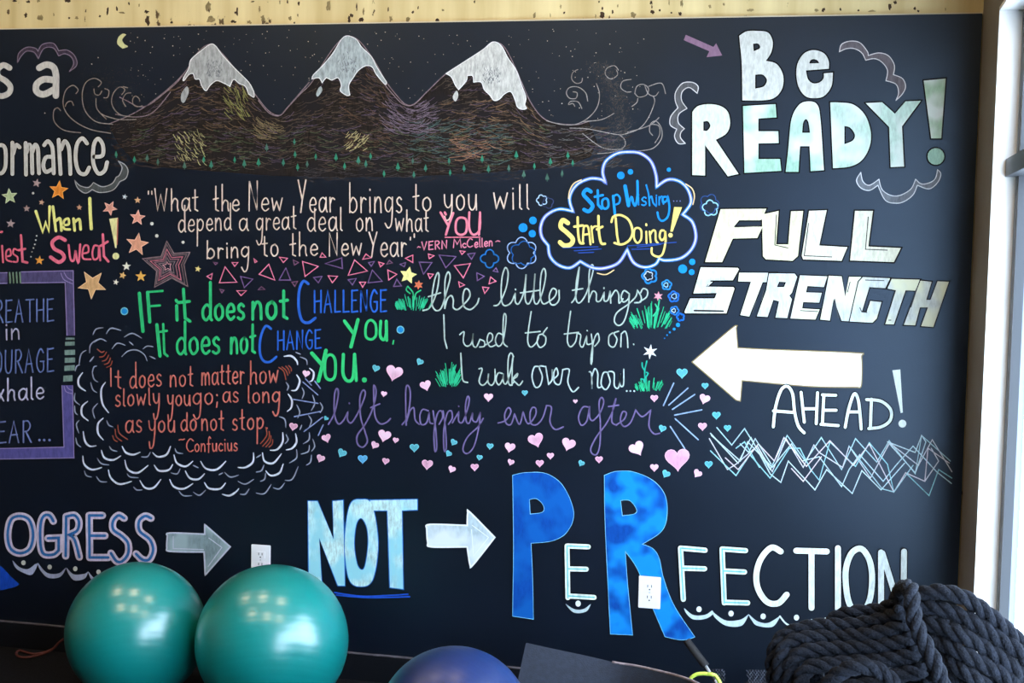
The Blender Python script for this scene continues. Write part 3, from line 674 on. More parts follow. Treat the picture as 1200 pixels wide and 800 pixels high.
put(Mark().st('~955,768 975,755 972,800 988,822 1010,808 1018,762! 1016,812 1032,826 1050,790! 1070,800 1070,822 1048,826 / ~1072,818 1105,795 1108,768 1092,762 1083,795 1098,824 1125,815 / ~1158,770 1135,762 1122,795 1135,822 1155,805 1168,740 1172,680 1162,675 1158,740 1160,805 1178,824', 1.5, 6), 'chalk_word', SC_, 'grey-green cursive word used', .3)
put(Mark().st('~90,660! 78,740 74,800 88,826 112,808 125,780 / 62,760! 132,753! / ~145,765 125,772 118,805 132,828 155,812 158,780 145,765 165,735', 1.5, 7), 'chalk_word', SC_, 'grey-green cursive word to', .3)
put(Mark().st('~275,658! 264,740 260,800 275,825 298,800 305,762! 322,770 318,812 332,825 350,775! 352,812 372,810 / 245,765! 312,757! / ~372,765! 378,830 375,895 370,903 372,860 385,790 402,762 408,795 388,822 / 352,748 353,750', 1.5, 7), 'chalk_word', SC_, 'grey-green cursive word trip', .3)
put(Mark().st('~472,760 455,775 455,815 478,825 492,790 478,762 500,752 / ~510,825! 512,765! 530,752 540,780 543,828 / 570,812 571,815', 1.5, 7), 'chalk_word', SC_, 'grey-green cursive word on', .3)
put(Mark().st('~960,55! 965,150 972,185 992,192', 1.7, 10), 'chalk_word', SC_, 'grey-green letter I before the word walk', .3)
put(Mark().st('~1045,128 1060,130 1046,185 1062,205 1085,185 1090,150! 1088,190 1105,205 1120,180 1120,130 / ~1155,150 1135,148 1125,180 1138,203 1155,180 1160,150! 1160,190 1175,195 1195,130 1205,70 1192,55 1182,90 1182,180 1192,205 1208,190', 1.6, 10).st('~0,205! 2,90 8,70 / ~3,175! 25,150 22,165 6,178 20,195 35,205 50,185', 1.6, 11), 'chalk_word', SC_, 'grey-green cursive word walk', .3)
put(Mark().st('~130,118 105,120 94,165 108,212 130,208 142,165 128,118 158,118! 172,200! 188,178 188,130! 195,175 / ~190,180 215,155 208,125 196,150 200,192 225,198 238,132! 268,132 262,190 285,235 312,215', 1.6, 11), 'chalk_word', (186,208,206), 'pale cursive word over', .3)
put(Mark().st('~362,142 372,150 375,222! 374,165! 388,128 402,150 402,212 420,212 / ~450,145 428,148 418,200 440,225 460,190 450,145 478,148 480,208 500,215 508,150! 506,202 522,205 524,130', 1.6, 11), 'chalk_word', (186,208,206), 'pale cursive word now', .3)
for x_ in (538, 555, 573): put(Mark().dots('%d,232' % x_, 1.1, 11), 'chalk_dot', (186,208,206))
PU = (116,104,152)
put(Mark().st('~340,388 368,335 386,250 380,220 368,250 368,340 385,385 408,372 430,332! 430,368 448,380 480,330 512,250 502,228 487,265 490,350 510,420 522,468 500,495 476,480 475,440 510,390 545,320 563,240 552,207 553,290 560,355 582,385 610,380 630,362 / 537,310! 580,292! / 437,288 438,291', 1.8, 10), 'chalk_word', PU, 'purple cursive word lift', .3)
put(Mark().st('~685,390 712,345 724,250 714,208 702,230 704,392! / ~705,375! 722,325 740,312 746,365 765,388 / ~808,325 782,318 768,350 775,388 800,380 812,330! 815,378 830,385 / ~830,325! 842,410 847,495 838,510 835,420 850,340 868,325 875,355 858,388 / ~877,325! 888,410 892,495 882,510 880,420 895,340 915,325 920,358 902,388 / ~920,382 950,330! 950,372 968,378 990,320 1000,272 992,258 982,300 985,370 1000,382 1015,332! 1016,368 1035,375 1052,330! 1045,400 1022,490 990,525 970,505 990,450 1040,400 1065,360 / 950,302 951,305', 1.7, 10), 'chalk_word', PU, 'purple cursive word happily', .3)
put(Mark().st('~1135,382 1172,368 1195,330 1183,310 1166,340 1172,382 1195,388 1212,340! 1235,388 1252,330! 1275,385 1308,350 1312,315 1295,310 1284,340 1290,385 1318,388 1345,355 1362,300! 1385,310 1378,375 1402,412 1440,400', 1.7, 10), 'chalk_word', PU, 'purple cursive word ever', .3)
put(Mark().st('~362,308 332,308 312,355 325,392 350,372 364,302! 364,355 380,370 412,335 430,285 420,262 408,290 414,380 412,480 398,528 376,525 370,498 400,440 440,388 472,325 488,265! 474,310 468,375 490,392 / 452,305! 500,298! / ~490,390 525,365 536,335 518,330 508,370 525,398 555,380 580,322! 610,352 650,322! 642,395 665,432 692,430', 1.7, 11), 'chalk_word', PU, 'purple cursive word after', .3)
# ---- coral quote
CO = (206,116,104)
words([('It', 128.5, 142, 452, 455, 12, 21, 6), ('does', 152, 189, 455, 452, 14, 30, 6), ('not', 199, 226, 453, 452, 13, 24, 6), ('matter', 236, 286, 451, 449, 14, 23, 6), ('how', 293, 326, 450, 448, 14, 27, 6)], CO, 'first coral line inside the cloud of white arcs', 1.45)
words([('slowly', 135, 187, 476, 474, 13, 20, 17), ('you', 196, 223, 475, 475, 12, 20, 18), ('go;', 226, 256, 474, 473, 13, 20, 17), ('as', 261, 279, 471, 471, 12, 20, 6), ('long', 290, 328, 472, 471, 12, 20, 16)], CO, 'second coral line inside the cloud of white arcs', 1.45)
words([('as', 147, 166, 507, 506, 14, 20, 6), ('you', 174, 205, 506, 506, 13, 20, 19), ('do', 212, 230, 505, 504, 13, 21, 6), ('not', 236, 262, 504, 504, 13, 24, 6), ('stop.', 272, 314, 504, 502, 13, 25, 17)], CO, 'third coral line inside the cloud of white arcs', 1.45)
put(Mark().text('~', 209, 217, 519, 518, 4, 6, 2, 1.1), 'dash', (214,116,104))
m = Mark().caps('C', 218, 227, 529, 529, 15, 1.3).text('onfucius', 228, 278, 529, 528, 9, 17, 4, 1.3)
put(m, 'chalk_word', (214,116,104), 'small coral attribution under the three coral lines')
splitput('~455,35 475,50 490,45 / ~465,72 485,70 500,48 / ~478,92 498,85 510,62 / ~488,108 508,100 518,76 / ~498,122 518,112 526,90 / ~552,390 560,430 600,460 / ~540,410 545,445 572,468 / ~528,440 535,460 552,470', 1.1, 9, 'coral_shading', (158,84,66), board)
splitput('~105,120 130,140 140,180 / ~120,118 140,135 150,160 / ~138,114 152,130 158,150 / ~152,112 164,125 166,140 / ~62,420 60,455 30,492 / ~70,440 66,470 45,495 / ~78,458 76,480 60,496 / ~45,400 50,440 20,480', 1.1, 10, 'coral_shading', (158,84,66), board)
ARC9 = '420,55 425,15 455,-10/370,110 380,60 405,40/525,35 550,8 588,18/570,72 600,45 640,40 675,60 690,92/605,0 625,18/670,35 690,22 720,25/700,68 730,82/388,145 368,175 372,210 402,232/420,95 440,70/432,150 440,120 455,115/432,140 440,175 458,190/425,190 435,225 455,240/352,140 360,115 375,110/495,190 475,225 480,290 510,335/352,240 350,275 375,298/412,280 385,305 385,345 415,372/458,290 435,320 445,362/350,300 352,330 365,345/372,368 358,390 370,430/485,358 460,385 460,430 485,462/500,370 510,392 530,400/390,420 398,465 420,490 452,488/355,450 362,480 380,495/475,508 490,545 530,555 568,535/388,535 395,575 430,600 478,590/455,545 475,572 512,578/572,490 590,520 625,530 658,518/512,490 525,508 550,515/662,540 690,540 705,518/715,520 740,540 780,530 800,490/395,605 405,628 430,635/452,632 470,655 502,658/508,600 520,640 560,668 618,655/585,555 600,600 645,615 695,580/595,618 610,635 650,638/625,680 640,695 668,695/655,650 680,685 720,685 755,645/722,578 745,605 790,602 810,575/800,615 830,620 845,595/820,500 830,520 858,525/815,530 830,570 870,585 905,560/795,645 815,680 860,690 905,665/838,700 860,722 900,722/868,605 890,640 930,645 960,618/905,705 935,720 965,695/940,560 965,595 1015,600 1060,560/905,580 930,592/958,660 980,688 1030,690 1058,662/1040,715 1075,722 1105,705 1120,688/1025,625 1045,615/1052,612 1080,635 1120,625/1115,590 1150,590 1185,565 1188,520/1115,655 1150,668 1190,645/1125,715 1150,715 1168,690'
ARC10 = '130,70 165,68 190,90 195,110/205,72 235,85 240,110/185,50 210,60/250,125 270,145 265,180 250,188/190,155 205,185 190,225 165,230/140,190 152,210 145,230/150,245 168,275 165,310 145,328/215,215 225,240 215,270/265,250 275,290 258,325/190,295 205,330 195,360/300,285 312,310 300,335/108,352 135,365 140,405/245,345 260,370 250,400/205,415 215,390/125,425 125,470 100,505 65,510/140,435 150,460 135,480/185,430 190,470 170,500 140,508/250,425 248,460 220,480/265,455 275,490 260,515/30,520 40,560 80,570 120,525/0,545 25,530/190,505 190,545 155,570/250,485 245,515 210,528/260,530 255,565 235,580/45,605 70,628 110,615 128,572/0,612 25,605 38,578/20,655 40,645 45,615/135,650 170,645 198,585/0,710 40,712 72,668/80,685 110,690 135,662'
ARC5 = '435,770 450,742 485,735/498,765 520,738 568,748/582,780 620,762 665,785/440,805 470,788 500,800'
for t_, A_ in ((9, ARC9), (10, ARC10), (5, ARC5)):
    for s in A_.split('/'):
        n_ = len(s.split()); put(Mark().st('~'+s, 2.3 if n_ == 4 else 1.5, t_, taper=.6), 'cloud_arc', (214,220,236) if n_ == 4 else (150,158,178), None, .25)
# ---- burst lines
for s in '220,190 290,250/275,185 302,220/170,270 290,290/180,352 300,328/225,422 312,355/292,440 315,390/232,175 260,205'.split('/'): put(Mark().st(s, 1.3, 10), 'burst_line', (136,150,196), None, .35)
for s in '710,300 758,195/735,298 825,218/752,318 857,248/762,345 890,320/765,362 873,460/742,398 810,502'.split('/'): put(Mark().st(s, 1.5, 11), 'burst_line', (150,178,214), None, .3)
# ---- hearts
def heart(x, y, s, col, rot):
    P = []
    for k in range(28):
        t_ = 2*math.pi*k/28; hx = 16*math.sin(t_)**3; hy = -(13*math.cos(t_)-5*math.cos(2*t_)-2*math.cos(3*t_)-math.cos(4*t_))
        P.append((x+(hx*math.cos(rot)-hy*math.sin(rot))*s/16, y+(hx*math.sin(rot)+hy*math.cos(rot))*s/16))
    m = Mark(); tri = tessellate_polygon([[Vector((a, b, 0)) for a, b in P]]); m.add(P, [tuple(q) for q in tri])
    w = put(m, 'chalk_heart', col, None, .25, None, (234,198,216) if col[0] > 200 else None)
    if s > 3.2: put(Mark().ribbon(P, .7, True), 'heart_outline', tuple(min(255, c+26) for c in col), None, .1, None, None, w)
HP = (222,164,190); HC = (92,178,192)
for t_, L in ((10, '235,150,18,p,.2 175,398,20,p,.2 330,452,22,p,-.3 303,547,20,p,.4 403,522,22,c,.5 328,360,13,c,.6 500,550,23,b,0 562,125,18,c,.3 648,145,42,p,.25 768,95,17,c,.5 795,205,27,p,-.3 600,245,14,p,.2 602,440,32,p,.25 557,485,19,p,.5 655,462,14,p,.2 742,497,22,c,0 608,560,17,p,.2 803,575,27,p,.1 918,598,18,p,.4 1025,588,19,p,0 1048,543,14,c,.2 903,525,15,c,.6 927,472,16,c,.5 1097,490,16,c,.1 1090,260,22,p,.05 1190,495,26,p,.2'),
              (11, '112,460,38,p,-.3 265,480,34,p,.3 180,535,17,p,0 130,570,19,p,0 325,570,15,c,.5 408,552,18,p,0 -5,565,16,p,.3 585,500,38,p,-.5 667,590,20,p,0 722,620,20,c,.5 775,548,62,p,-.05 870,618,21,p,.6 922,575,19,c,0 705,407,18,c,.3 667,265,18,p,0 797,147,27,c,0 905,207,16,c,0 903,268,26,p,.3 958,345,20,c,0 893,397,21,p,0 1010,405,17,c,0 60,240,14,c,0 297,280,12,p,0')):
    for h in L.split():
        x, y, s, c, r = h.split(','); heart(TO[t_][0]+float(x)/4, TO[t_][1]+float(y)/4, float(s)/4*.92, {'p': HP, 'c': HC, 'b': (90,168,214)}[c], float(r))
# ---- stars
def star(x, y, r, col, rot, n=5, inner=.42, edge=False, name='chalk_star'):
    P = []
    for k in range(2*n):
        a = math.pi*k/n + rot - math.pi/2; q = r if k % 2 == 0 else r*inner; P.append((x+math.cos(a)*q, y+math.sin(a)*q))
    m = Mark(); m.add(P+[(x, y)], [(k, (k+1) % (2*n), 2*n) for k in range(2*n)])
    w = put(m, name, col, None, .3)
    if edge: put(Mark().ribbon(P, .7, True), 'star_outline', tuple(min(255, c+36) for c in col), None, .1, None, None, w)
for h in '275,92,45,232,140,52,.1 45,120,37,180,196,150,-.1 172,58,22,176,152,150,.2 195,148,15,206,166,140,.2 125,177,18,176,150,146,0 50,248,22,180,156,156,.1 372,172,15,200,150,120,0 515,175,34,222,156,138,3.0 585,122,14,206,220,228,.2 645,138,17,226,176,130,0 645,220,36,226,156,136,.1 643,345,54,226,160,130,.15 593,448,22,236,232,214,0 575,490,18,232,186,120,.3 660,495,27,236,180,90,0 543,522,15,230,224,206,.2 432,532,68,218,172,120,3.2 928,460,16,226,204,130,.2 185,420,23,232,160,70,.1'.split():
    v = [float(q) for q in h.split(',')]; star(v[0]/4, 200+v[1]/4, v[2]/4, tuple(v[3:6]), v[6], edge=v[2] > 30)
put(Mark().dots('712,248 735,305', 2.0, 5).dots('858,335', 1.8, 5).dots('155,105', 1.5, 5), 'chalk_dot', (226,226,216))
ST = [(782,330),(815,388),(890,382),(862,440),(880,542),(805,502),(725,545),(735,470),(668,412),(755,402)]
for k, c in ((1, (142,122,126)), (.86, (122,104,108)), (.68, (196,120,134)), (.52, (150,110,120)), (.34, (130,116,122)), (.18, (200,150,160))):
    P = [((783+(x-783)*k)/4, 200+(448+(y-448)*k)/4) for x, y in ST]; put(Mark().ribbon(P, 1.2 if k > .3 else 1.0, True), 'nested_star_outline', c, None, .45)
# ---- triangles
def tri(s, t, c, w): put(Mark().st(s+' o', w, t), 'chalk_triangle', c, None, .25)
PT, VT, DT = (232,128,158), (118,92,138), (120,84,112)
for t_, L in ((5, '1055,450 1110,522 1028,525 p/1128,495 1185,508 1145,548 v/970,495 995,482 990,508 p/1088,430 1115,430 1100,448 p/1110,562 1155,562 1130,585 p/1030,555 1050,560 1040,572 d/1000,428 1020,432 1010,440 d/1260,438 1215,485 1288,512 p/1190,412 1205,425 1195,430 p'),
  (6, '110,405 148,410 128,430 p/175,418 200,430 180,442 d/300,405 328,405 310,385 p/140,455 108,512 162,512 v/10,558 42,556 25,543 d/168,522 195,518 182,542 d/218,425 292,448 230,495 p/325,435 402,408 405,458 v/270,500 310,495 292,525 v/338,492 382,495 358,525 p/462,418 522,470 432,490 p/500,415 540,408 515,390 p/527,430 555,425 540,448 v/575,428 600,435 583,450 p/612,438 640,432 625,420 d/545,465 592,518 525,525 v/432,510 470,505 452,535 v/485,522 515,522 500,545 p/618,465 660,485 622,512 p/645,542 682,540 660,508 v/675,438 702,430 695,450 v/700,410 735,395 735,430 p/765,428 825,430 785,485 v/808,390 835,398 812,412 p/805,482 832,485 815,505 p/858,395 938,402 890,455 v/930,445 1005,435 972,502 p/955,375 980,378 965,392 p/992,390 1028,385 1010,415 v/950,520 978,535 955,545 p/1035,478 1070,495 1037,515 v/1100,498 1125,518 1092,530 p/1112,470 1135,475 1125,455 v/1062,545 1092,548 1072,575 p')):
    for s in L.split('/'): tri(s[:-2], t_, {'p': PT, 'v': VT, 'd': DT}[s[-1]], 1.15)
# ---- grass and flowers
def grass(x0, x1, yb, h, t, n=46, seed=1):
    rg = random.Random(seed); ox, oy = TO[t]; m = Mark()
    for i in range(n):
        u = rg.random(); x = ox+(x0+(x1-x0)*u)/4; hh = h/4*(.45+.55*math.sin(math.pi*u))*rg.uniform(.6, 1.1); lean = (u-.5)*hh*1.3+rg.uniform(-1, 1)
        y = oy+yb/4-rg.uniform(0, h/12); m.ribbon([(x-lean*.5, y), (x+lean*.45, y-hh)], .8)
    put(m, 'grass_tuft', (46,190,136), None, .3)
grass(655, 815, 655, 62, 6, seed=1); grass(558, 745, 742, 92, 7, 60, seed=2); grass(850, 958, 214, 88, 10, 44, seed=3); grass(578, 708, 235, 55, 11, 40, seed=4)
put(Mark().st('~738,600 735,570 712,542 / ~745,602 750,575 772,560', 1.6, 6).st('~708,545 705,560 722,575', 1.4, 6), 'flower_stem', (52,176,120))
put(Mark().st('~662,680 682,650 690,605 / ~672,625 680,640 685,650', 1.6, 7), 'flower_stem', (60,190,140))
put(Mark().st('~625,190 622,140 632,92 / ~610,100 612,120 622,135 / ~625,170 638,150 630,145 / ~606,175 618,180 622,190', 1.6, 11), 'flower_stem', (40,176,150))
star(300+713/4, 200+490/4, 10.5, (240,232,150), .2, 5, .5, name='chalk_flower'); star(300+762/4, 200+535/4, 5.8, (216,116,84), .1, 6, .5, name='chalk_flower')
star(600+685/4, 200+588/4, 5.8, (236,160,176), .1, 6, .45, name='chalk_flower'); star(600+648/4, 400+48/4, 9, (232,238,236), .1, 6, .38, name='chalk_flower')
# ---- speech cloud
CL = '~285,190! 270,130 300,70 360,38 415,40 438,55! 425,5 440,-45 490,-80 540,-88 600,-82 650,-45 675,20 678,75! 730,42 785,50 825,90 838,150 800,205! 845,240 862,310 840,370 790,410 720,420 690,412! 670,440 620,452 570,430 540,370! 500,430 440,455 380,455 320,425! 270,455 215,440 178,400 170,350! 140,310 135,260 160,210 220,180'
w = put(Mark().st(CL+' o', 4.2, 7), 'chalk_cloud', (44,130,206), 'blue and white outlined cloud bubble around Stop Wishing', .35, None, (92,110,196))
put(Mark().st(CL+' o', 1.7, 7), 'cloud_outline', (206,212,238), None, .25, None, None, w)
splitput('~815,62 845,85 855,120 848,158 / ~265,130 270,95 290,60 325,42 / ~400,480 440,486 478,465', 1.3, 7, 'accent_arc', (238,206,150), board)
BS = (28,140,226)
put(Mark().st('~370,98 350,88 335,110 358,138 378,165 360,190 338,182', 4.4, 7).st('402,92 404,160 420,178 / 388,122 426,114', 2.8, 7).st('~438,130 424,140 424,168 438,178 452,165 450,138 437,130', 2.6, 7).st('~474,118 478,160 482,204', 3, 7).st('~476,120 492,112 506,128 502,150 488,158', 2.2, 7), 'chalk_word', BS, 'bright blue word Stop in the cloud bubble', .2)
put(Mark().st('530,72 546,162', 4.2, 7).st('~546,162! 556,130 562,125 568,150! 578,162 588,120 588,48!', 2.8, 7).text('i', 747.6, 749, 240, 240, 9, 14, 8, 1.6).text('s', 751.5, 757.5, 241, 240, 9.5, 20, 8, 1.7).st('~629,67 640,110 645,163 / ~643,132 654,120 662,150 676,166', 1.8, 7).text('i', 768.6, 769.8, 240, 240, 9, 13, 8, 1.5).text('n', 771.8, 778, 240, 239, 9.5, 15, 8, 1.6).st('~722,122 708,125 708,148 725,140 730,120! 738,170 730,215 705,235 688,222 682,195', 2.3, 7), 'chalk_word', BS, 'bright blue word Wishing in the cloud bubble', .2)
for x_ in (758, 773, 788): put(Mark().dots('%d,%d' % (x_, 142), .8, 7), 'chalk_dot', (130,140,200))
YS = (250,222,122)
put(Mark().st('~262,245 238,232 228,262 258,290 285,320 275,345 245,350 225,335', 5.2, 7).st('~308,218 310,290 318,335 335,340 / 292,262 332,256', 2.8, 7).st('~332,335 336,270 345,258 358,268 368,345! / 336,300 360,296', 2.3, 7).st('~372,260 376,300 380,335 / ~374,275 385,262 398,260', 2.2, 7).st('~405,212 408,290 418,338 436,342 / 398,275 424,262', 2.8, 7), 'chalk_word', YS, 'yellow word Start in the cloud bubble', .2)
put(Mark().st('486,222 492,300 500,340', 2.6, 7).st('~466,240 476,215 510,208 548,232 565,285 550,325 515,345 480,338', 2.6, 7).st('~592,268 575,275 572,315 588,338 605,320 606,282 590,266', 2.2, 7).st('629,285 631,338 / 629,250 630,256', 2.2, 7).st('645,285 650,335 / ~648,300 660,280 672,285 674,325 684,338', 2.2, 7).st('~712,280 698,282 692,308 702,325 716,312 718,282! 720,330 708,385 690,402 668,398 655,385 655,362', 2.4, 7), 'chalk_word', YS, 'yellow word Doing in the cloud bubble', .2)
put(Mark().fill('760,170 797,171 753,285 742,285', 7).dot(600+743/4, 200+302/4, 2.6), 'exclamation_mark', YS, 'yellow exclamation mark in the cloud bubble', .2)
splitput('235,362 405,356 / 290,375 420,366 / 310,385 385,382 / 540,352 772,335 / 560,368 650,366 / 585,358 700,345', 1.0, 7, 'underline', (48,84,170), board)
for h in '510,22,18 555,5,13 52,267,21 98,233,18 95,295,17 800,460,21 845,427,15 842,475,14 735,-5,10 778,722,10 760,742,7 740,757,5 727,770,4 715,785,3'.split():
    x, y, r = [float(q) for q in h.split(',')]; put(Mark().dot(600+x/4, 200+y/4, r/4), 'chalk_dot', (26,140,222), None, .25)
def puff(x, y, r, n, c, w=1.1, rot=0, t=7, lob=.42):
    P = []
    for k in range(n*8):
        a = 2*math.pi*k/(n*8)+rot; q = r*(1-lob*.5+lob*.62*abs(math.sin(n*(a-rot)/2))); P.append((TO[t][0]+(x+math.cos(a)*q)/4, TO[t][1]+(y+math.sin(a)*q)/4))
    put(Mark().ribbon(P, w, True), 'small_cloud', c, None, .3)
puff(45, 385, 70, 6, (150,178,222), 1.2); puff(50, 388, 56, 5, (40,104,180), 1.0, .5); puff(140, 138, 24, 5, (170,200,226), 1.2); puff(168, 150, 26, 4, (62,74,110), 1, .4)
puff(1095, 412, 40, 4, (36,110,180), 1.6, .8, 6, .6); puff(930, 175, 36, 5, (150,206,230), 1.4, .2); puff(925, 155, 44, 5, (56,90,150), .9, .7); puff(645, 493, 34, 5, (36,134,220), 2.0); puff(640, 492, 20, 5, (196,214,232), 1.0)
puff(725, 535, 22, 5, (44,140,210), 1.7, .4); puff(722, 535, 10, 3, (150,200,230), 1.0); puff(758, 590, 24, 5, (34,110,214), 1.8, .2); puff(760, 588, 12, 3, (150,190,226), 1.0); puff(762, 655, 19, 5, (40,120,210), 1.6, .7); puff(790, 686, 17, 5, (30,110,214), 1.8, .1); puff(758, 655, 9, 3, (190,210,230), .9)
# ---- the purple frame at the left
w = put(Mark().fill('-60,480 35,477 35,527 -60,532', 5).fill('98,474 345,468 350,772 313,772 305,525 98,526', 5), 'purple_frame', (86,78,118), 'purple chalk frame with green ticks cut by the left frame edge', .35)
put(Mark().fill('290,205 340,205 347,545 -60,552 -60,503 300,495', 9), 'frame_side', (90,84,146), None, .3, None, None, w)
splitput('-60,480 35,477 / -60,530 35,527 / 98,474 343,468 350,772 / 98,526 305,523 314,772 / ~285,478 300,510 340,530 / ~300,475 315,500 342,515', 1, 5, 'frame_line', (146,130,180), w)
splitput('290,205 300,495 -60,503 / 340,205 347,545 -60,552 / ~300,208 310,235 342,245 / ~312,207 322,222 342,230', 1, 9, 'frame_line', (146,130,180), w)
for s in '45,478 48,525/61,478 64,525/77,477 80,524/93,477 96,524'.split('/'): put(Mark().st(s, 2.0, 5), 'frame_tick', (112,136,116), None, .3, None, None, w)
for s in '308,-18 350,-18 350,-8 308,-8/305,2 350,0 350,18 305,20/303,40 352,38 352,62 303,64/303,77 352,75 352,98 303,100/302,113 350,110 350,135 302,138/297,160 340,158 340,186 297,188'.split('/'): put(Mark().fill(s, 9), 'frame_tick', (122,148,140), None, .35, None, None, w)
CB = (104,122,176)
put(Mark().caps('REATHE', -5, 63, 378, 376, 26, 1.7), 'chalk_word', CB, 'steel-blue word REATHE inside the purple frame')
put(Mark().text('in', 6, 23, 398, 397, 12, 22, 5, 1.7), 'chalk_word', (182,178,204), 'pale lilac word in inside the purple frame')
put(Mark().caps('OURAGE', -7, 63, 438, 435, 27, 1.7), 'chalk_word', CB, 'steel-blue word OURAGE inside the purple frame')
put(Mark().text('xhale', -3, 51, 470, 467, 13, 26, 5, 1.9), 'chalk_word', (196,194,222), 'pale lilac word xhale inside the purple frame')
put(Mark().caps('EAR', -3, 37, 519, 518, 25, 1.7).dots('185,462 207,462 232,462', 1.6, 9), 'chalk_word', (116,128,176), 'steel-blue word EAR with three dots inside the purple frame')

# ---- the bottom line
stroke_word(['~95,18 52,35 36,105 50,170 95,192 140,170 155,105 138,38 93,18', '~250,42 232,15 205,18 190,60 190,150 205,195 250,198 275,178! 275,120! 225,122', '310,20 308,205 / ~310,20! 350,15 370,45 362,85 325,105! 350,130 372,210', '418,15 420,212 / 418,15 480,15 / 420,110 492,110 / 420,212 508,212', '~582,28 555,15 530,42 532,82 572,112 600,145 600,195 572,230 545,228 520,192', '~708,28 680,18 652,42 655,88 702,128 718,175 700,220 668,222 638,195'],
   8.0, 13, (206,194,214), 'outlined lilac and blue word OGRESS above the left teal ball', edge=(228,206,210), ew=.5, inner=(52,112,176), iw=3.2)
put(Mark().fill('~-50,235! 0,250 50,300 92,338! 50,355 -50,362', 13), 'letter_foot', (24,78,196), 'blue foot of a large letter cut by the left frame edge', .3)
for t_, L in ((13, '~60,228! 90,258 130,268 165,245! 178,240! 150,290 110,282 75,260 /~178,240! 220,285 275,288 308,262! 280,302 225,305 190,270 /~312,262! 345,292 395,290 412,280! 395,310 350,318 325,292/~414,280! 440,308 470,308! 460,330 430,315'),
              (15, '~808,452! 850,483 905,482 938,462! 942,475 905,498 850,500 820,475/~940,468! 1000,508 1070,505 1108,480! 1075,530 1005,530 955,495/~1110,480! 1150,512 1200,520 1256,488! 1220,535 1150,530 1125,505/~252,430! 290,455 335,455 368,432! 345,465 290,468')):
    for s in L.split('/'): put(Mark().fill(s, t_).st(s+' o', .8, t_), 'scallop', (188,196,226) if t_ == 13 else (206,228,234), None, .2)
for s in ['~914,722 922,731 934,734 945,731 951,726', '~951,726 955,731 962,733 972,733']: put(Mark().st(s, 1.9, 0), 'scallop', (216,236,240), None, .2)
for x, y, r in [(27.5,659.2,2.6),(58.2,664.2,2.6),(88.2,666.2,2.6),(115.5,670,2.6),(677.5,707,3.2),(819.2,713.7,3.1),(856.7,718.7,3.1),(894.3,722,3.1),(933.4,723.4,3.1),(967.5,726,2.6)]: put(Mark().dot(x, y, r, r*1.1), 'chalk_dot', (210,214,204) if x < 200 else (228,238,238), None, .15)
a = '~785,110! 797,97 960,103! 960,58! 1079,162! 962,294! 957,186! 798,183 782,165'
w = put(Mark().fill(a, 13), 'chalk_arrow', (132,152,156), 'grey arrow pointing right after the word OGRESS', .35, None, (156,176,180)); put(Mark().st(a+' o', 1.8, 13).st('978,120 1040,165 975,255 / 812,112 812,170 955,175', 1.1, 13), 'arrow_outline', (196,200,216), None, .2, None, None, w)
a = '~800,75! 815,57 990,62! 993,2 1003,0 1119,118! 1018,246 1003,245 990,162! 822,162 805,140'
w = put(Mark().fill(a, 14), 'chalk_arrow', (190,210,218), 'pale arrow pointing right after the word NOT', .3, None, (220,230,234)); put(Mark().st(a+' o', 1.8, 14).st('1012,60 1090,118 1020,205 1010,80', .9, 14), 'arrow_outline', (238,244,246), None, .1, None, None, w)
NC = (206,242,242)
w = letters([('361,587 372,587 391,632 390,587 402,586 404,686 396,686 374,630 377,683 362,684', None), ('~423.5,585 436,592 443,636 437,678 423,687 409,678 404,636 410,592', '~423.5,607 430,618 431.5,638 428,662 424,667.5 418.5,661 415,638 417.5,614'), ('434,586 489,585 489,597 471,598 472.5,690 457,688 454,598 434,598', None)], NC, 'large pale cyan capitals NOT with a blue edge', 0, (34,112,200), 1.0, .45, (150,214,226))
splitput('~392,694 420,698 445,698 478,696 / ~394,697 430,700 480,699', 1.6, 0, 'underline', (34,86,206), board)
BP = (8,76,166)
P_ = ('~601,557! 615,554 640,555 660,570 672,600 665,622 648,633 622,636! 624,680 624.8,725! 601,721.5! 602,640', '~620,585! 629,584 637,592 636,600 621,602.5!')
R_ = ('~708.5,557! 722,552.5 742,553 765,563 779,580 781.5,603 775,622 752,637.5! 765,643 772.5,655 777.5,678 790,710 813.8,746! 806,748.5 795,749 779.5,745.5! 766,714 748,668 732.5,645! 735,682 741,743.5! 715.5,742.5! 711,650 709,600', '~727,586! 738,586 746,596 744,602 729,604.5!')
letters([P_], BP, 'huge royal-blue capital P with a pale outline', 0, (128,204,244), .65, .25, (12,92,178))
letters([R_], BP, 'huge royal-blue capital R behind the outlet plate', 0, (128,204,244), .65, .25, (18,136,226))
EI = (120,206,206)
stroke_word(['258,160 262,400 / 258,158 358,162 / 265,265 348,267 / 262,392 385,399'], 6.0, 15, (232,244,236), 'small white capital E between the blue P and R', inner=EI, iw=1.6)
stroke_word(['790,170 803,408 / 790,168 905,178 / 800,262 903,265', '985,175 995,425 / 985,172 1095,180 / 990,275 1090,280 / 995,422 1105,425'], 6.2, 15, (226,242,236), 'white capitals F and E of the long last word', inner=EI, iw=1.7)
stroke_word(['~915,646 904,641.5 892,654 886.5,672 888.5,690 899,705 912,706.5 922,696.5', '~933,645 952,645.5 969,646! / 951,648 951,712', '982,642 982,715', '~1007,642.5 998,648 992,663 991,680 994,703 1001,715 1011,716 1019,703 1022,680 1020,660 1014,647 1006,642.5', '1032.5,647 1032.5,712 / 1034,648 1050,700 / 1059.5,646 1059,690'],
   7.0, 0, (232,246,244), 'white capitals CTION running behind the rope')
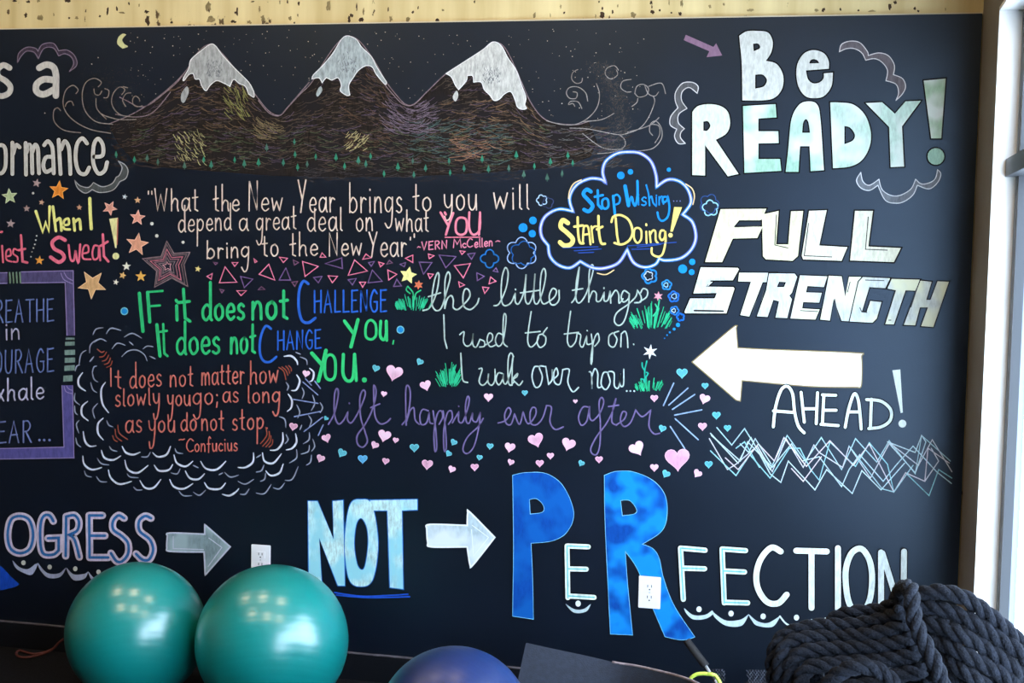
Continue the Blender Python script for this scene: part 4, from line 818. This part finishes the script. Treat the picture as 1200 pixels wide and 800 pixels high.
# flaked patches in the cream paint above
def flake(x, y, w, h, seed, dark):
    rg = random.Random(seed); P = []
    for k in range(13):
        a = 2*math.pi*k/13; q = rg.uniform(.45, 1.1); P.append((x+math.cos(a)*w*q/2, min(y+math.sin(a)*h*q/2, 33-x*.0165+1.2)))
    V = [wall(px, py, .0132) for px, py in P]; c = sum(V, Vector())/len(V)
    mesh('flaked_patch', V+[c], [(k, (k+1) % 13, 13) for k in range(13)], mat('bare_patch_dark', lin((58,40,22)), rough=.9, noise=.4, nscale=60) if dark else mat('bare_patch_tan', lin((138,120,80)), rough=.9, noise=.3, nscale=60), wall_back)
for i, (x, y, w_, h_, d) in enumerate([(17,1,6,4,1),(33,2,6,4,1),(45,1,4,5,0),(30,18,5,7,1),(48,21,9,10,0),(63,17,2,4,0),(79,1,8,6,1),(81,21,4,4,1),(90,21,5,5,0),(117,19,3,4,1),(126,13,3,12,1),(137,10,3,7,1),(143,15,9,3,0),(151,4,3,5,1),(173,24,7,14,1),(172,14,6,5,1),(163,6,2,6,0),(201,26,4,4,1),(244,8,9,16,0),(247,22,12,11,0),(245,12,2,6,1),(278,13,2.5,16,1),(276,15,4,4,1),(273,25,8,5,1),(304,11,3,9,0),(308,21,6,9,0),(296,2,5,2,1),(292,26,7,5,0),(337,2,3,7,1),(350,4,3,7,1),(340,22,5,6,0),(349,18,2,5,1),(345,27,3,3,1),(385,7,6,14,0),(418,7,2,12,1),(412,18,5,5,1),(409,22,4,9,1),(426,13,3,10,0),(423,23,8,7,1),(455,11,2.5,7,1),(458,22,5,9,0),(478,23,6,7,0),(484,14,4,5,1),(490,9,2,5,1),(512,24,8,5,1),(519,12,5,4,0),(556,2,2,5,1),(626,18,5,9,0),(645,18,1.5,6,0),(657,8,3,6,0),(661,15,3,4,1),(706,18,7,10,1),(698,19,1.5,7,0),(702,2,2,3,1),(706,10,3,4,1),(718,14,3,5,1),(714,20,2,4,1),(724,7,2,5,0),(742,18,8,8,0),(763,3,4,5,1),(765,14,6,6,1),(773,12,3,4,1),(764,8,2,5,1),(784,3,2,8,0),(799,4,4,10,0),(797,16,5,6,1),(787,15,3,3,1),(832,7,4,6,0),(848,5,3,4,0),(880,12,10,4,0),(957,12,6,5,0),(965,11,6,6,1),(985,11,3,4,1),(1006,12,4,3,1),(1022,13,10,3,0),(1043,8,5,9,1),(1049,3,5,6,1),(1072,10,4,5,1),(1076,13,4,3,1),(1108,11,2,5,0)]):
    flake(x, y, w_, h_, i, d)
# ---------------------------------------------------------------- things in front of the board
def dist_ball(px, py, rp):
    v = Vector((px-600, py-400, F)); al = math.atan(rp/v.length); d = ray(px, py).normalized()
    t = CAM.z/(math.sin(al)-d.z); return CAM + d*t, t*math.sin(al)
def ball(px, py, rp, m, plugm, label, tilt, ridges=True):
    c, r = dist_ball(px, py, rp)
    c.z = r
    t = empty('exercise_ball', (c.x, c.y, 0), label, 'exercise ball', None)
    ax = Vector(tilt).normalized(); u = ax.orthogonal().normalized(); w = ax.cross(u)
    V = []; Fc = []; NL, NM = 150, 96
    for i in range(NL+1):
        th = math.pi*i/NL; g = 0
        if ridges and .22 < i/NL < .78: g = -.0014*(0.5+.5*math.cos(2*math.pi*(i/NL)*26))**8
        rr = r*(1+g)
        for k in range(NM):
            ph = 2*math.pi*k/NM
            V.append(c + ax*math.cos(th)*rr + (u*math.cos(ph)+w*math.sin(ph))*math.sin(th)*rr)
    for i in range(NL):
        for k in range(NM): Fc.append((i*NM+k, i*NM+(k+1) % NM, (i+1)*NM+(k+1) % NM, (i+1)*NM+k))
    mesh('ball_body', V, Fc, m, t, smooth=True)
    p = c + ax*(r-.002)
    v1 = tube_vf([p-ax*.004, p+ax*.002, p+ax*.003], [.014, .014, .011], 20)
    mesh('air_plug', v1[0], v1[1], plugm, t, smooth=True)
    return t
M_TEAL = mat('teal_vinyl', (.0, .25, .235), rough=.36, spec=.5, coat=1.0, noise=.05, nscale=6, bump=.01, bscale=160)
M_TEAL.node_tree.nodes['Principled BSDF'].inputs['Coat Roughness'].default_value = .27
M_TEAL.node_tree.nodes['Principled BSDF'].inputs['Coat IOR'].default_value = 1.7
M_PLUG = mat('plug_vinyl', (.5, .5, .5), rough=.5)
ball(160, 740, 81, M_TEAL, M_PLUG, 'glossy teal exercise ball, the left one, its left edge beside the red cord', (-.3, .6, .75))
ball(319, 751, 89, M_TEAL, M_PLUG, 'glossy teal exercise ball, the right one, overlapping the white outlet plate', (-.2, .5, .84))
M_BLUE = mat('blue_vinyl', (.006, .022, .11), rough=.4, spec=.5, noise=.12, nscale=5, bump=.02, bscale=160, coat=.5)
M_BLUE.node_tree.nodes['Principled BSDF'].inputs['Coat Roughness'].default_value = .35
ball(532, 850, 91.6, M_BLUE, M_PLUG, 'dark blue exercise ball low at the bottom, only its top showing', (.4, .7, .6))

# outlets on the board
def outlet(px0, py0, px1, py1, label):
    a = wall(px0, py0, -.006); b = wall(px1, py1, -.006)
    cx, cz = (a.x+b.x)/2, (a.z+b.z)/2; w = (b.x-a.x)/2; h = (a.z-b.z)/2
    t = empty('electrical_outlet', (cx, 0, cz-h), label, 'outlet')
    mw = mat('white_plate_plastic', (.86, .86, .88), rough=.35)
    box('cover_plate', cx-w, cx+w, -.0075, -.0018, cz-h, cz+h, mw, t, bev=.0016)
    dk = mat('dark_slot', (.01, .01, .01), rough=.6)
    for s in (1, -1):
        z = cz+s*h*.34
        r = mesh('receptacle', *box_vf(cx-w*.47, cx+w*.47, -.0092, -.0072, z-h*.24, z+h*.24, .0008), mw, t)
        for dx in (-.0065, .0065): box('slot', cx+dx-.0012, cx+dx+.0012, -.0096, -.0088, z-.001, z+.008, dk, r)
        v, f = tube_vf([(cx, -.0096, z-.008), (cx, -.0088, z-.008)], .0026, 10); mesh('slot', v, f, dk, r)
    v, f = tube_vf([(cx, -.0088, cz), (cx, -.0072, cz)], .0028, 12); mesh('screw', v, f, mat('screw_metal', (.6, .6, .6), rough=.3, metal=1), t)
outlet(748.8, 674.3, 773.6, 713.6, 'white outlet cover plate on the leg of the large blue letter R')
outlet(294.5, 637.5, 316.5, 674, 'white outlet cover plate half hidden behind the right teal ball')

# red cord hanging between the wall and the left ball
M_CORD = mat('dull_red_cord', (.10, .022, .018), rough=.7, bump=.3, bscale=400)
cp = [(98, 746), (80, 746.5), (70, 752), (62, 760), (50, 766), (32, 770), (22, 769), (19, 765), (23, 762), (30, 764), (40, 766), (52, 764), (60, 761)]
def on_floor(px, py, dep=.05, z=.006):
    w_ = wall(px, py, -dep)
    if w_.z >= z: return w_
    r_ = ray(px, py); return CAM + r_*((z-CAM.z)/r_.z)
P = [on_floor(x, y) for x, y in cp]
cord = tube('looped_cord', spline([Vector(p) for p in P], 8), .0045, M_CORD, None, tuple(P[5]), 10)
tag(cord, 'dull red looped cord beside the left teal ball', 'cord')
for o_ in (cord,):
    pass
# hook that carries the cord's far end behind the ball
# mat
M_MAT = mat('dark_foam_mat', (.014, .022, .042), rough=.75, noise=.2, nscale=70, bump=.12, bscale=260)
M_MATE = mat('mat_edge', (.32, .27, .30), rough=.8, noise=.35, nscale=60)
def at(px, py, dist):            # point along the sight line at a given depth from the board
    return wall(px, py, -dist)
# top edge runs from the left corner, curls forward at its right end; lower part out of frame, standing on the floor
top = [(616, 754, .42), (650, 761.5, .42), (690, 770, .42), (722, 777.5, .43), (745, 781, .46), (770, 786.5, .52), (795, 793, .60), (815, 800.5, .70), (832, 812, .82)]
A = spline([at(*q) for q in top], 6)
th = .011
fr, bk = [], []
rows = 14
V, Fc = [], []
n = len(A)
for i, p in enumerate(A):
    for k in range(rows+1):
        u = k/rows; z = p.z*(1-u); bulge = -.10*math.sin(u*math.pi*.55) - .0
        V.append((p.x - .03*u, p.y + bulge, max(z, .0)))
for i in range(n-1):
    for k in range(rows):
        a = i*(rows+1)+k; Fc.append((a, a+1, a+rows+2, a+rows+1))
nb = len(V)
V += [(v[0], v[1]+th, v[2]) for v in V[:nb]]
Fc += [(q[3]+nb, q[2]+nb, q[1]+nb, q[0]+nb) for q in Fc[:(n-1)*rows]]
for k in range(rows):
    a = k; Fc.append((a, a+nb, a+nb+1, a+1)); a = (n-1)*(rows+1)+k; Fc.append((a, a+1, a+nb+1, a+nb))
for i in range(n-1):
    a = i*(rows+1)+rows; Fc.append((a, a+nb, a+nb+rows+1, a+rows+1))
base = empty('exercise_mat', (A[n//2].x, A[n//2].y, 0), 'dark foam exercise mat propped on edge between the blue ball and the rope', 'mat')
mesh('mat_sheet', V, Fc, M_MAT, base, smooth=False)
v, f = tube_vf([p+Vector((0, th/2, 0.001)) for p in A[17:]], .0045, 8)
tag(mesh('edge_binding', v, f, M_MATE, base, smooth=True), 'worn pinkish edge')

# jump rope handle leaning above the mat, yellow-green band
M_HND = mat('black_foam_grip', (.012, .012, .014), rough=.7, bump=.2, bscale=300)
M_ROD = mat('brushed_steel', (.62, .64, .68), rough=.4, metal=.3)
M_YG = mat('yellow_green_band', (.52, .66, .08), rough=.5)
h0, h1, h2, h3 = at(805, 751, .30), at(827, 780, .34), at(834, 791, .36), at(852, 815, .42)
t = empty('grip_rod', (h3.x, h3.y, h3.z-.2), 'thin steel rod with black foam grip leaning beside the rope heap', 'rod')
tube('grip', spline([h0, h0.lerp(h1, .04), h0.lerp(h1, .5), h1.lerp(h0, .04), h1], 3), [.009]+[.0125]*11+[.011], M_HND, t, n=16)
foot = Vector((h3.x+.25, h3.y-.25, .006))
dirn = (h3-h1).normalized(); foot = h1 + dirn*((h1.z-.004)/-dirn.z)
tube('rod', [h1, h2, h3, foot], .0052, M_ROD, t, n=12)
tube('collar', [h2-(h2-h1)*.2, h2+(h3-h2)*.25], .008, M_HND, t, n=12)
t.location = foot
for ch in t.children:
    for vv in ch.data.vertices: vv.co += Vector((h3.x, h3.y, h3.z-.2)) - foot
yb = [(808, 799), (810, 794), (816, 790), (824, 789), (829, 789.5)]
q = spline([at(x, y, .50) for x, y in yb] , 6)
q2 = spline([at(x, y, .50) for x, y in [(838, 791), (841, 795), (844, 801), (848, 812), (846, 826), (834, 836), (818, 834), (808, 822), (806, 808), (808, 799)]], 6)
q3 = spline([at(829, 789.5, .50), at(834, 789.8, .505), at(838, 791, .50)], 4)
band = tube('resistance_band', q[:-1]+q3[:-1]+q2[:-1], .0058, M_YG, None, tuple(at(827, 812, .50)), 10, closed=True)
tag(band, 'yellow-green rubber loop around the steel rod at the bottom', 'band')

# woven mesh bag scrap (two dark net patches beside the rope)
M_NET = mat('dark_net', (.05, .058, .08), rough=.7)
def net(px0, py0, px1, py1, step, d, par):
    vf = []
    k = px0-(py1-py0)
    while k < px1+(py1-py0):
        for s in (1, -1):
            a = []
            for j in range(9):
                y = py0+(py1-py0)*j/8; x = k + s*(y-py0)*.75 + (0 if s > 0 else (py1-py0)*.75)
                if px0 <= x <= px1: a.append(at(x, y, d+.01*math.sin(j*2+k)))
            if len(a) > 1: vf.append(tube_vf(a, .0014, 5))
        k += step
    V, Fc = merge(*vf); return mesh('net', V, Fc, M_NET, par)
bagb = at(880, 850, .2)
bag = empty('mesh_bag', (bagb.x, bagb.y, 0), 'dark net bag lying low between the steel rod and the rope pile', 'bag')
nn_ = net(874, 785, 908, 832, 3.4, .24, bag); nn_['kind'] = 'stuff'
nn_ = net(834, 784, 850, 800, 3.4, .24, bag); nn_['kind'] = 'stuff'
va = spline([at(862, 806, .20), at(880, 797, .20), at(900, 800, .20), at(915, 812, .20)], 5)
V = []; Fc = []
for i, p in enumerate(va):
    for k in range(8):
        u = k/7; V.append((p.x, p.y-.03*math.sin(u*3.0), p.z*(1-u)))
for i in range(len(va)-1):
    for k in range(7): a = i*8+k; Fc.append((a, a+1, a+9, a+8))
mesh('bag_body', V, Fc, mat('dark_bag', (.012, .013, .018), rough=.8, bump=.4), bag, smooth=True)

# ---------------------------------------------------------------- battle rope pile on a black plyo box
M_ROPE = mat('charcoal_rope', (.0085, .0105, .0165), rough=.95, spec=.2, noise=.5, nscale=120, bump=.6, bscale=260)
ROPED = 2.35
def rp(px, py, d=0.0):           # a point of the pile: d metres nearer the board than its front
    r = ray(px, py).normalized(); k = (ROPED+d)/r.y
    return CAM + r*k
def rope(pts, R=.0135, step=7, pitch=.105, name='rope_strand', par=None, m=None, seed=0):
    C = spline(pts, step); rs = [0]
    C2 = [C[0]]
    acc = 0
    # resample evenly
    L = [0]
    for i in range(1, len(C)): L.append(L[-1]+(C[i]-C[i-1]).length)
    N = max(8, int(L[-1]/.0055)); E = []
    j = 0
    for i in range(N+1):
        s = L[-1]*i/N
        while j < len(L)-2 and L[j+1] < s: j += 1
        tt = (s-L[j])/max(1e-9, L[j+1]-L[j]); E.append(C[j].lerp(C[j+1], min(1, tt)))
    up = None; VF = []
    frames = []
    for i in range(len(E)):
        tg = (E[min(i+1, len(E)-1)]-E[max(i-1, 0)]).normalized()
        if up is None: up = tg.orthogonal().normalized()
        up = (up-tg*up.dot(tg)).normalized(); frames.append((up, tg.cross(up)))
    rg = random.Random(seed)
    for st in range(3):
        P = []
        for i, p in enumerate(E):
            an = 2*math.pi*(L[-1]*i/N)/pitch + st*2*math.pi/3; u, s = frames[i]
            P.append(p + (u*math.cos(an)+s*math.sin(an))*R*.50)
        rr = [R*.56*(1+rg.uniform(-.05, .05)) for _ in P]
        VF.append(tube_vf(P, rr, 9))
    # fuzz: short stray fibres
    FV = []; FF = []
    for _ in range(int(L[-1]*900)):
        i = rg.randrange(len(E)); an = rg.uniform(0, 6.283); u, s = frames[i]; dr = u*math.cos(an)+s*math.sin(an)
        a = E[i]+dr*R*.93; b = a+dr*rg.uniform(.0015, .004)+Vector((rg.uniform(-1, 1), rg.uniform(-1, 1), rg.uniform(-1, 1)))*.003
        w = Vector((rg.uniform(-1, 1), rg.uniform(-1, 1), rg.uniform(-1, 1))).normalized()*.0003
        q = len(FV); FV += [a-w, a+w, b]; FF.append((q, q+1, q+2))
    VF.append((FV, FF))
    V, Fc = merge(*VF)
    return mesh(name, V, Fc, m or M_ROPE, par, smooth=True)
rb = rp(1060, 960)
bx_top = rb.z
pl = empty('battle_rope', (rb.x, rb.y, bx_top), 'thick charcoal twisted battle rope heaped at the bottom right by the window', 'rope')
R1 = .0135
strands = [
 [(1062,700,.03),(1076,697,.0),(1100,693,-.02),(1127,699,-.03),(1152,715,-.03),(1180,738,-.03),(1205,765,-.02),(1235,815,.0),(1250,880,.02),(1240,950,.04)],
 [(1060,712,.02),(1073,709,.0),(1097,712,-.02),(1121,719,-.03),(1144,731,-.04),(1170,748,-.04),(1202,770,-.04),(1228,815,-.02),(1235,880,.0),(1225,955,.02)],
 [(1066,730,.02),(1080,730,-.01),(1102,734,-.03),(1125,744,-.05),(1147,755,-.05),(1170,770,-.05),(1196,792,-.05),(1215,830,-.03),(1222,890,-.02),(1210,958,.0)],
 [(1072,746,.02),(1086,748,-.01),(1108,755,-.04),(1130,766,-.06),(1150,777,-.06),(1172,789,-.06),(1190,806,-.06),(1205,840,-.05),(1208,900,-.03),(1195,960,-.02)],
 [(1084,765,.02),(1098,768,-.02),(1117,778,-.05),(1136,791,-.07),(1158,808,-.07),(1176,835,-.06),(1186,890,-.05),(1180,962,-.04)],
 [(1094,786,.0),(1112,793,-.04),(1130,806,-.06),(1146,830,-.07),(1160,880,-.06),(1158,962,-.05)],
 [(1052,700,.04),(1058,689,-.02),(1067,690,-.06),(1069,704,-.08),(1071,722,-.09),(1077,741,-.10),(1087,760,-.11),(1096,778,-.12),(1103,798,-.12),(1112,830,-.12),(1118,890,-.10),(1110,965,-.08)],
 [(1062,714,.0),(1055,700,.02),(1040,712,.04),(1022,716,.05),(1000,718,.05),(982,722,.06),(973,735,.05),(972,752,.04),(976,790,.04),(980,860,.05),(985,960,.05)],
 [(1058,716,-.02),(1040,724,.01),(1015,730,.02),(985,733,.03),(958,733,.04),(935,738,.04),(918,746,.04),(908,762,.03),(906,785,.03),(910,830,.03),(918,900,.04),(925,962,.04)],
 [(1064,730,-.02),(1045,738,-.01),(1015,744,.0),(980,746,.02),(950,747,.02),(928,752,.02),(916,766,.01),(914,790,.01),(918,850,.02),(930,960,.02)],
 [(1070,748,-.03),(1048,754,-.02),(1015,758,-.01),(980,760,.0),(950,762,.0),(932,770,.0),(925,790,.0),(928,850,.0),(938,960,.0)],
 [(1076,765,-.04),(1050,771,-.03),(1015,775,-.02),(980,778,-.02),(950,782,-.02),(938,800,-.02),(938,860,-.02),(948,960,-.02)],
 [(1084,786,-.05),(1055,790,-.04),(1030,800,-.03),(990,806,-.03),(955,812,-.03),(948,850,-.03),(955,962,-.03)],
 [(960,830,-.06),(972,800,-.07),(985,788,-.08),(1003,781,-.09),(1022,782,-.09),(1040,793,-.09),(1052,812,-.09),(1060,860,-.08),(1062,962,-.07)],
 [(1090,806,-.05),(1070,806,-.02),(1040,816,-.02),(1005,822,-.02),(985,850,-.02),(990,962,-.02)],
]
for i, s in enumerate(strands):
    rope([rp(*q) for q in s], R1, 7, .074, 'rope_coil', pl, seed=i)
# dark coils inside the heap
for i, s in enumerate([
 [(1050,722,.06),(1010,738,.07),(960,745,.07),(925,756,.06),(920,800,.06),(925,962,.06)],
 [(1090,742,.05),(1060,752,.05),(1010,768,.05),(960,775,.05),(945,962,.05)],
 [(1110,770,.03),(1060,790,.04),(1000,795,.04),(965,820,.04),(970,962,.04)],
 [(1090,718,.03),(1120,735,.03),(1160,760,.02),(1195,800,.02),(1205,962,.03)],
 [(1095,752,.02),(1130,776,.01),(1165,800,.0),(1180,850,.0),(1185,962,.0)],
 [(1080,720,.03),(1090,760,.02),(1110,810,.01),(1130,870,.0),(1138,962,.0)],
 [(1030,735,.04),(1034,790,.03),(1030,850,.03),(1035,962,.03)],
]): rope([rp(*q) for q in s], R1, 7, .074, 'rope_coil', pl, seed=40+i)
rc = rp(1070, 960)
bt = min(v.co.z for ch in pl.children for v in ch.data.vertices) + bx_top
pb = box('plyo_box', rc.x-.33, rc.x+.30, rc.y-.25, rc.y+.25, 0, bt, mat('black_box_paint', (.01, .01, .012), rough=.6, noise=.2), bev=.006)
tag(pb, 'black box carrying the heap of battle rope', 'box')
for (lx, ly), wh in zip(LAMPS, ['left end of the row nearest the board', 'middle of the row nearest the board', 'right end of the row nearest the board', 'left end of the row further back', 'middle of the row further back', 'right end of the row further back']):
    t = empty('ceiling_lamp', (lx, ly, 3.04), 'round warm ceiling downlight, '+wh, 'lamp', 'round downlights in the ceiling')
    v, f = tube_vf([(lx, ly, 3.1), (lx, ly, 3.04)], .11, 24); mesh('housing', v, f, M_CEIL, t)
